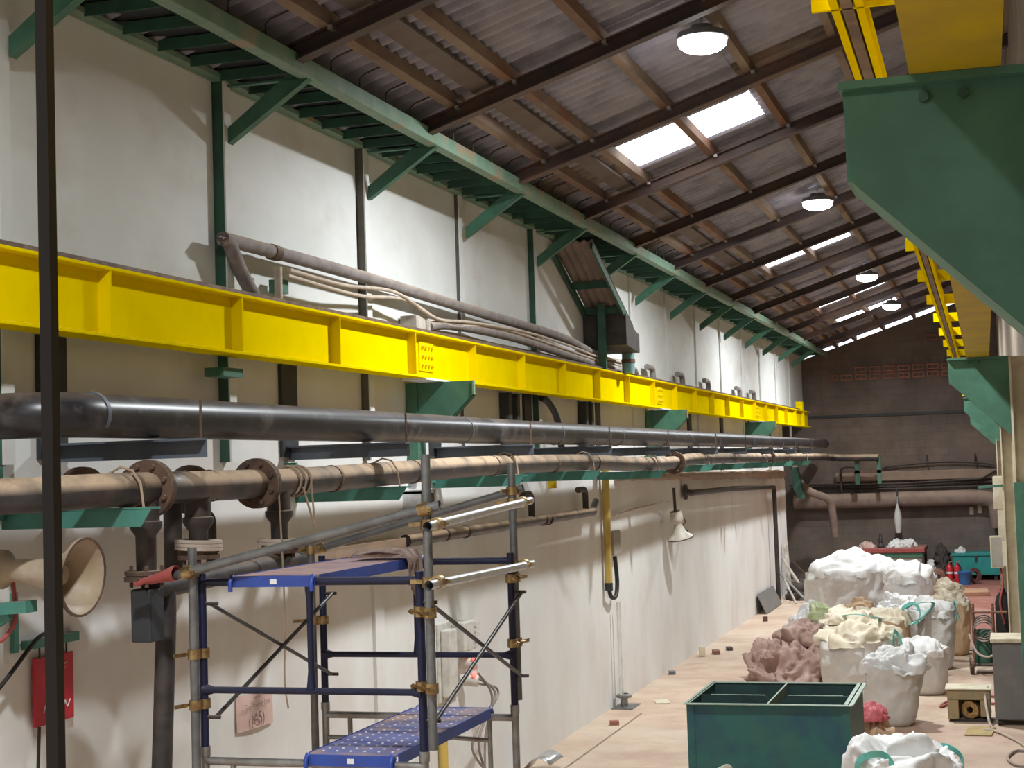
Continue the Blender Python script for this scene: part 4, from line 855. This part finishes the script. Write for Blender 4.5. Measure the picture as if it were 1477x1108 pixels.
def extinguisher(x, y, label):
    t = thing('fire_extinguisher', label, 'fire extinguisher', (x, y, 0), 'red fire extinguishers')
    MB().lathe((x, y, 0), Z, [(0, .001), (0, .075), (.38, .08), (.44, .06), (.47, .025), (.5, .025)], 16).obj('cylinder', 'extinguisher', t, smooth=40)
    MB().bar((x-.02, y, .52), (x+.09, y-.02, .55), .02, .02).cyl((x, y, .5), (x, y, .54), .022).obj('valve', 'galv', t)
    MB().tube(spline([(x, y-.03, .5), (x+.09, y-.05, .4), (x+.09, y-.06, .2)]), .012, 6).obj('hose', 'rubber', t)
    MB().lathe((x, y, .24), Z, [(0, .0812), (.05, .0815)], 16).obj('label_band', 'white', t)
extinguisher(-1.45, 41.2, 'red fire extinguisher beside the rusty motor'); extinguisher(-1.265, 41.15, 'red fire extinguisher beside the blue bucket')
bk = thing('bucket', 'blue plastic bucket on the red floor before the teal chest', 'bucket', (-1.08, 40.7, 0))
MB().lathe((-1.08, 40.7, 0), Z, [(0, .001), (0, .13), (.30, .165), (.31, .175), (.33, .175), (.33, .16), (.03, .12), (.03, .001)], 20).obj('pail', 'bucket_blue', bk, smooth=40)
MB().tube([V((-1.08, 40.7, .32))+V((math.cos(a)*.17, -.05, -.1*math.sin(a)+.0)) for a in [math.pi*i/10 for i in range(11)]], .006, 6).obj('handle', 'galv', bk)
tag(MB().ring((-.86, 41.0, .2), (.6, -.7, .2), .10, .19, .07, 18).obj('hose_reel', 'plum'), 'dark red ring leaning behind the blue bucket', 'ring')
tc = thing('tool_chest', 'teal steel tool chest on feet against the block wall', 'chest', (-.8, 42.4, 0))
MB().box(-1.38, -.25, 42.0, 42.75, .14, .62).obj('body', 'teal_cab', tc, bevel=.01); MB().box(-1.42, -.21, 41.97, 42.78, .62, .70).obj('lid', 'teal_cab', tc, bevel=.01)
MB().box(-.86, -.80, 41.96, 42.0, .50, .62).obj('latch', 'oldblack', tc)
for x in (-1.3, -.4): MB().box(x, x+.08, 42.05, 42.7, 0, .14).obj('foot', 'oldblack', tc)
sack('small white rag on the lid of the teal tool chest', -1.2, 42.2, .14, .14, .14, 35, 'bag_white', z0=.703, cat='rag', name='white_rag', freq=5)
pl = MB()
pl.obox((-.93, 38.0, .045), (.42, .05, 0), (-.03, .55, 0), (0, 0, .045)); tag(pl.obj('timber_plank', 'wood', bevel=.01), 'flat brown timber lying on the red floor', 'timber')
tag(MB().box(-.95, -.3, 27.1, 27.45, 0, .012).obj('steel_strip', 'slate'), 'grey steel plate strip set on the floor at the edge of the red paint', 'plate')
# services on the end wall
du = thing('round_duct', 'fat brown dusty duct across the block wall bending down at one end', 'duct', (-2.6, 42.6, 1.5))
MB().tube(bent([(-5.4, 42.68, 2.06), (-.75, 42.68, 2.08), (-.30, 42.68, 2.0), (-.22, 42.68, 1.3)], .35, 8), .20, 18).obj('duct', 'duct', du, smooth=60)
MB().box(-2.75, -2.70, 42.46, 42.6, 1.85, 2.35).obj('hanger', 'oldblack', du)
tag(MB().tube([(-5.5, 42.85, 2.42), (-2.6, 42.85, 2.40), (-.3, 42.8, 2.46)], .03, 8).obj('conduit', 'oldblack', smooth=60), 'thin dark pipe on the block wall just above the fat duct', 'pipe')
tag(MB().tube([(-5.5, 42.66, 2.50), (-2.6, 42.66, 2.48), (-.6, 42.66, 2.55), (-.25, 42.64, 2.75)], .025, 8).obj('conduit', 'oldblack', smooth=60), 'upper of the paired thin pipes on the block wall, kinked up at its end', 'pipe')
tag(MB().box(-4.3, -.1, 42.72, 43, 2.56, 2.80).obj('concrete_shelf', 'tan_ledge', bevel=.02), 'dusty tan ledge along the block wall above the paired pipes', 'ledge')
tag(MB().tube(spline([(-3.1, 42.9, 2.90), (-2.2, 42.85, 2.98), (-1.5, 42.85, 3.0), (-.6, 42.85, 2.95), (-.2, 42.8, 2.86)]), .025, 8).obj('sagging_cable', 'oldblack', smooth=60), 'black cable bowed along the block wall above the tan ledge', 'cable')
for x, l in ((-1.95, 'left'), (-.75, 'right')):
    tag(MB().tube([(x, 42.9, 3.2), (x, 42.88, 3.0), (x+.03, 42.87, 2.83)], .02, 6).obj('cable_hook', 'oldblack'), 'thin dark cable hook on the block wall, '+('beside the green frame' if l == 'left' else 'beside the cream column'), 'hook')
gf = thing('pipe_rack', 'green pipe rack frame where the dusty pipe ends at the block wall', 'rack', (-3.3, 42, 2.5))
MB().box(-3.72, -3.60, 41.9, 42.0, 2.5, 3.1).obj('post', 'green_dark', gf); MB().box(-3.16, -3.06, 41.9, 42.0, 2.5, 3.2).obj('post', 'green', gf); MB().box(-3.72, -3.06, 41.9, 42.0, 2.78, 2.86).obj('crossbar', 'rust', gf)
m = MB()
for x in (-3.55, -3.3): m.tube(arc((x, 41.8, 3.17), (1, 0, 0), Z, .10, 0, math.pi, 10), .012, 6)
m.obj('u_bolt', 'rust', gf)
tag(MB().tube(bent([(-4.15, 42.6, 2.3), (-4.15, 42.6, 2.95), (-3.75, 42.6, 2.95), (-3.75, 42.6, 2.7)], .2), .03, 8).obj('bent_pipe', 'oldblack', smooth=60), 'dark inverted U pipe on the block wall left of the green frame', 'pipe')
tag(MB().tube(bent([(-5.3, 41.8, 3.2), (-5.05, 41.0, 2.6), (-4.75, 40.8, 2.35), (-4.3, 41.3, 2.15), (-4.25, 41.6, 1.2)], .2), .10, 14).obj('elbow_duct', 'duct', smooth=60), 'dusty bent duct dropping past the end of the white wall', 'duct')
tag(MB().prism([(-5.12, 40.2, 2.5), (-4.98, 40.2, 2.2), (-4.82, 40.2, 2.2), (-4.98, 40.2, 3.0), (-5.12, 40.2, 3.0)], (0, .3, 0)).obj('green_housing', 'green_dark', bevel=.02), 'dark green housing in the alcove past the end of the white wall', 'housing')
tag(MB().lathe((-2.72, 42.36, 1.2), Z, [(0, .001), (.02, .07), (.35, .10), (.5, .09), (.75, .02), (.8, .001)], 10).tube([(-2.72, 42.36, 1.97), (-2.72, 42.38, 2.1), (-2.72, 42.50, 2.17)], .008, 6).obj('hanging_bag', 'bag_grey', smooth=60), 'pale plastic bag hanging from the fat duct on the block wall', 'plastic bag')
for i, (x, z) in enumerate(((-.95, 1.62), (-.75, 1.66))):
    tag(MB().box(x, x+.1, 42.985, 42.998, z, z+.2+.1*i).obj('paper_note', 'bag_cream'), 'faded paper note on the block wall under the duct bend, '+('the shorter' if i == 0 else 'the taller'), 'note')
# scrap at the end of the white wall
tag(MB().obox((-4.97, 34.5, .21), (0, 1.15, 0), (-.09, 0, .20), (.012, 0, .005)).obj('leaning_panel', 'machine'), 'grey metal panel leaning on the foot of the white wall', 'panel')
SCR = [((-5.02, 37.2, .9), (-4.45, 37.0, .03), .10, 'scrap', 'pale board leaning out from the peeling wall corner'), ((-5.0, 37.6, 1.3), (-4.9, 37.3, .02), .10, 'scrap', 'upright pale board in the scrap pile at the wall corner'),
       ((-5.0, 36.6, .6), (-4.35, 36.0, .02), .05, 'galv', 'bent pale conduit sliding out of the scrap pile'), ((-4.95, 38.2, .8), (-4.2, 38.3, .03), .08, 'rust', 'rusty bar leaning over the scrap pile'), ((-4.9, 36.4, .5), (-4.55, 35.6, .02), .04, 'scrap', 'thin pale lath in front of the scrap pile')]
for a, b, wd, mt, l in SCR: tag(MB().bar(a, b, wd, .03).obj('scrap_board', mt), l, 'scrap board', 'scrap boards at the wall corner')
sack('dark heap of scrap metal at the corner of the white wall', -4.62, 37.4, .34, .9, .42, 41, 'scrap_dark', cat='scrap heap', name='scrap_heap', freq=4)
# debris along the foot of the wall
for i, (x, y, sx_, sy_, sz_, mt, l) in enumerate(((-4.92, 26.2, .05, .10, .16, 'bag_cream', 'small pale carton on the dusty floor by the wall'), (-4.75, 26.55, .06, .22, .06, 'motor', 'brown metal offcut lying beside the small carton'), (-4.62, 27.1, .05, .2, .05, 'scrap_dark', 'dark bolt rod lying past the brown offcut'),
        (-4.98, 24.0, .05, .14, .05, 'slate', 'flat grey offcut at the foot of the wall'), (-4.75, 19.3, .06, .09, .05, 'terracotta', 'small reddish chip on the floor near the grey riser'), (-4.55, 21.2, .1, .3, .01, 'bag_cream', 'flat paper scrap on the floor beside the grey riser'), (-4.7, 31.9, .05, .06, .1, 'rust', 'rusty plug standing on the floor before the leaning panel'))):
    m = MB(); m.obox((x, y, sz_/2+.002), (sx_*.9, sx_*.3, 0), (-sy_*.15, sy_*.5, 0), (0, 0, sz_/2)); m.box(x-.02, x+.02, y-.02, y+.02, 0, sz_*.6); tag(m.obj('debris_piece', mt, bevel=.004), l, 'debris', 'debris along the wall')

# ------------------------------------------------------------------ right hand side
eb = thing('electric_box', 'grey electric box on the cream column with a cable below', 'electric box', (-.16, 24.9, 1.5))
MB().box(-.27, -.10, 24.6, 24.85, 1.52, 1.97).obj('case', 'box_grey', eb, bevel=.012); MB().box(-.275, -.095, 24.585, 24.6, 1.51, 1.98).obj('door', 'cream', eb, bevel=.005)
MB().box(-.26, -.11, 24.58, 24.585, 1.53, 1.955).obj('door_panel', 'box_grey', eb)
MB().tube(spline([(-.15, 24.7, 1.52), (-.12, 24.6, 1.3), (-.17, 24.5, 1.0), (-.12, 24.5, .7)]), .015, 8).obj('cable', 'red_old', eb)
MB().box(-.10, -.055, 24.4, 24.8, 1.55, 1.9).obj('mount', 'cream', eb)
tag(MB().bar((-.38, 23.45, 2.72), (-.06, 23.5, 2.74), .05, .035).obj('green_bar', 'green'), 'short green bar jutting from the cream column above the electric box', 'bar')
t = thing('cable_trunking', 'cream junction housing and trunking fixed to the cream column', 'trunking', (-.12, 25, 2.3)); MB().box(-.2, -.04, 24.9, 25.1, 2.35, 2.85).obj('housing', 'cream', t, bevel=.02); MB().box(-.15, -.06, 24.9, 25.0, 1.0, 2.35).obj('trunk', 'cream', t)
gc = thing('cylinder_cart', 'rusty hose and cylinder cart with a wheel and coiled hoses', 'cart', (-.35, 24.4, 0))
m = MB()
for x in (-.56, -.28): m.tube([(x, 24.2, .12), (x, 24.2, .98)], .018, 8); m.tube([(x, 24.7, .12), (x, 24.7, .98)], .018, 8); m.tube([(x, 24.2, .12), (x, 24.7, .12)], .018, 8)
m.tube([(-.58, 24.2, .90), (-.08, 24.2, .90)], .02, 8); m.tube([(-.56, 24.2, .90), (-.56, 24.7, .90)], .018, 8); m.obj('frame', 'motor', gc, smooth=60)
MB().box(-.56, -.28, 24.2, 24.7, .12, .15).obj('tray', 'oldblack', gc)
MB().ring((-.60, 24.25, .13), (1, .1, 0), .05, .13, .05, 18).obj('wheel', 'rust', gc); MB().ring((-.24, 24.25, .13), (1, .1, 0), .05, .13, .05, 18).obj('wheel', 'rust', gc)
MB().lathe((-.42, 24.4, .15), Z, [(0, .001), (0, .14), (.42, .14), (.48, .10), (.5, .001)], 16).obj('drum', 'green_dark', gc, smooth=40)
m = MB()
for k in range(4): m.tube([V((-.42, 24.2+.04*k, .62+.03*k))+V((math.cos(a)*.14, .05*math.sin(2*a), math.sin(a)*.14)) for a in [2*math.pi*i/18 for i in range(19)]], .014, 6)
m.obj('hose_coil', 'hose', gc, smooth=60)
MB().tube(spline([(-.62, 24.1, .6), (-.52, 24.0, .35), (-.36, 24.0, .28), (-.22, 24.05, .36)]), .016, 8).obj('hose', 'cable_pale', gc, smooth=60)
MB().box(-.22, -.06, 24.1, 24.3, .30, .42).obj('tool_box', 'extinguisher', gc, bevel=.01)
cy = thing('gas_cylinder', 'black gas cylinder standing beside the rusty cart', 'gas cylinder', (-.13, 24.65, 0))
MB().lathe((-.13, 24.65, 0), Z, [(0, .001), (0, .10), (.03, .115), (1.0, .115), (1.1, .09), (1.16, .04), (1.2, .04), (1.2, .001)], 18).obj('tank', 'rubber', cy, smooth=40)
MB().cyl((-.13, 24.65, 1.2), (-.13, 24.65, 1.27), .025).obj('valve', 'brass', cy)
wm = thing('welding_cabinet', 'grey steel machine cabinet with a cream top on the floor by the right wall', 'machine', (-.02, 19.9, 0))
MB().box(-.25, .15, 19.7, 20.3, .07, .97).obj('case', 'machine', wm, bevel=.012); MB().box(-.27, .16, 19.66, 20.33, .97, 1.02).obj('top', 'cream', wm, bevel=.01)
for x in (-.2, .10):
    for y in (19.75, 20.22): MB().cyl((x-.02, y, .035), (x+.02, y, .035), .035).obj('caster', 'rubber', wm)
MB().box(-.252, -.25, 19.75, 20.25, .15, .9).obj('side_panel', 'slate_dark', wm)
fb = thing('wire_feeder', 'olive steel feeder box on the floor with its coil showing through an opening', 'machine', (-.52, 20.15, 0))
m = MB(); m.box(-.80, -.30, 19.95, 20.35, .26, .38); m.box(-.80, -.67, 19.95, 20.35, .03, .26); m.box(-.42, -.30, 19.95, 20.35, .06, .26); m.box(-.67, -.42, 20.2, 20.35, .03, .26); m.obj('case', 'olive', fb, bevel=.01)
MB().box(-.82, -.285, 19.93, 20.37, .38, .395).obj('lid', 'cream', fb)
m = MB()
for k in range(5): m.ring((-.54+.02*(k % 2), 20.0+.035*k, .14), (.35, 1, .1), .04, .105, .018, 14)
m.obj('wire_coil', 'brass', fb)
MB().box(-.78, -.31, 19.98, 20.32, 0, .03).obj('base', 'oldblack', fb)
tag(MB().obox((-.42, 19.25, .012), (.15, 0, 0), (.02, .28, 0), (0, 0, .006)).obj('cardboard_sheet', 'cardboard'), 'mustard sheet of cardboard lying before the feeder box', 'cardboard')
CBL = [([(-.28, 21.3, .02), (-.6, 21.6, .02), (-.86, 21.4, .02), (-.92, 21.0, .02), (-.72, 21.6, .02), (-.5, 22.0, .02), (-.2, 21.9, .02)], 'red_old', 'reddish cable looped on the floor behind the feeder box'),
       ([(-.33, 20.1, .40), (-.36, 19.9, .30), (-.32, 19.6, .06), (-.28, 19.4, .02), (-.36, 19.3, .02), (-.24, 19.2, .02), (-.02, 18.6, .02), (.12, 18.0, .02)], 'cable_pale', 'pale pinkish cable from the feeder box past the machine cabinet'),
       ([(.15, 17.9, .02), (-.02, 18.0, .02), (-.12, 17.6, .02), (-.05, 17.2, .02), (.12, 17.1, .02)], 'hose', 'grey cable curl on the floor near the machine cabinet')]
for p, mt, l in CBL: tag(MB().tube(spline(p, 8), .016, 8).obj('trailing_cable', mt, smooth=60), l, 'cable', 'cables on the floor')
# unlabelled single-mesh leftovers none: every top-level object above carries a label
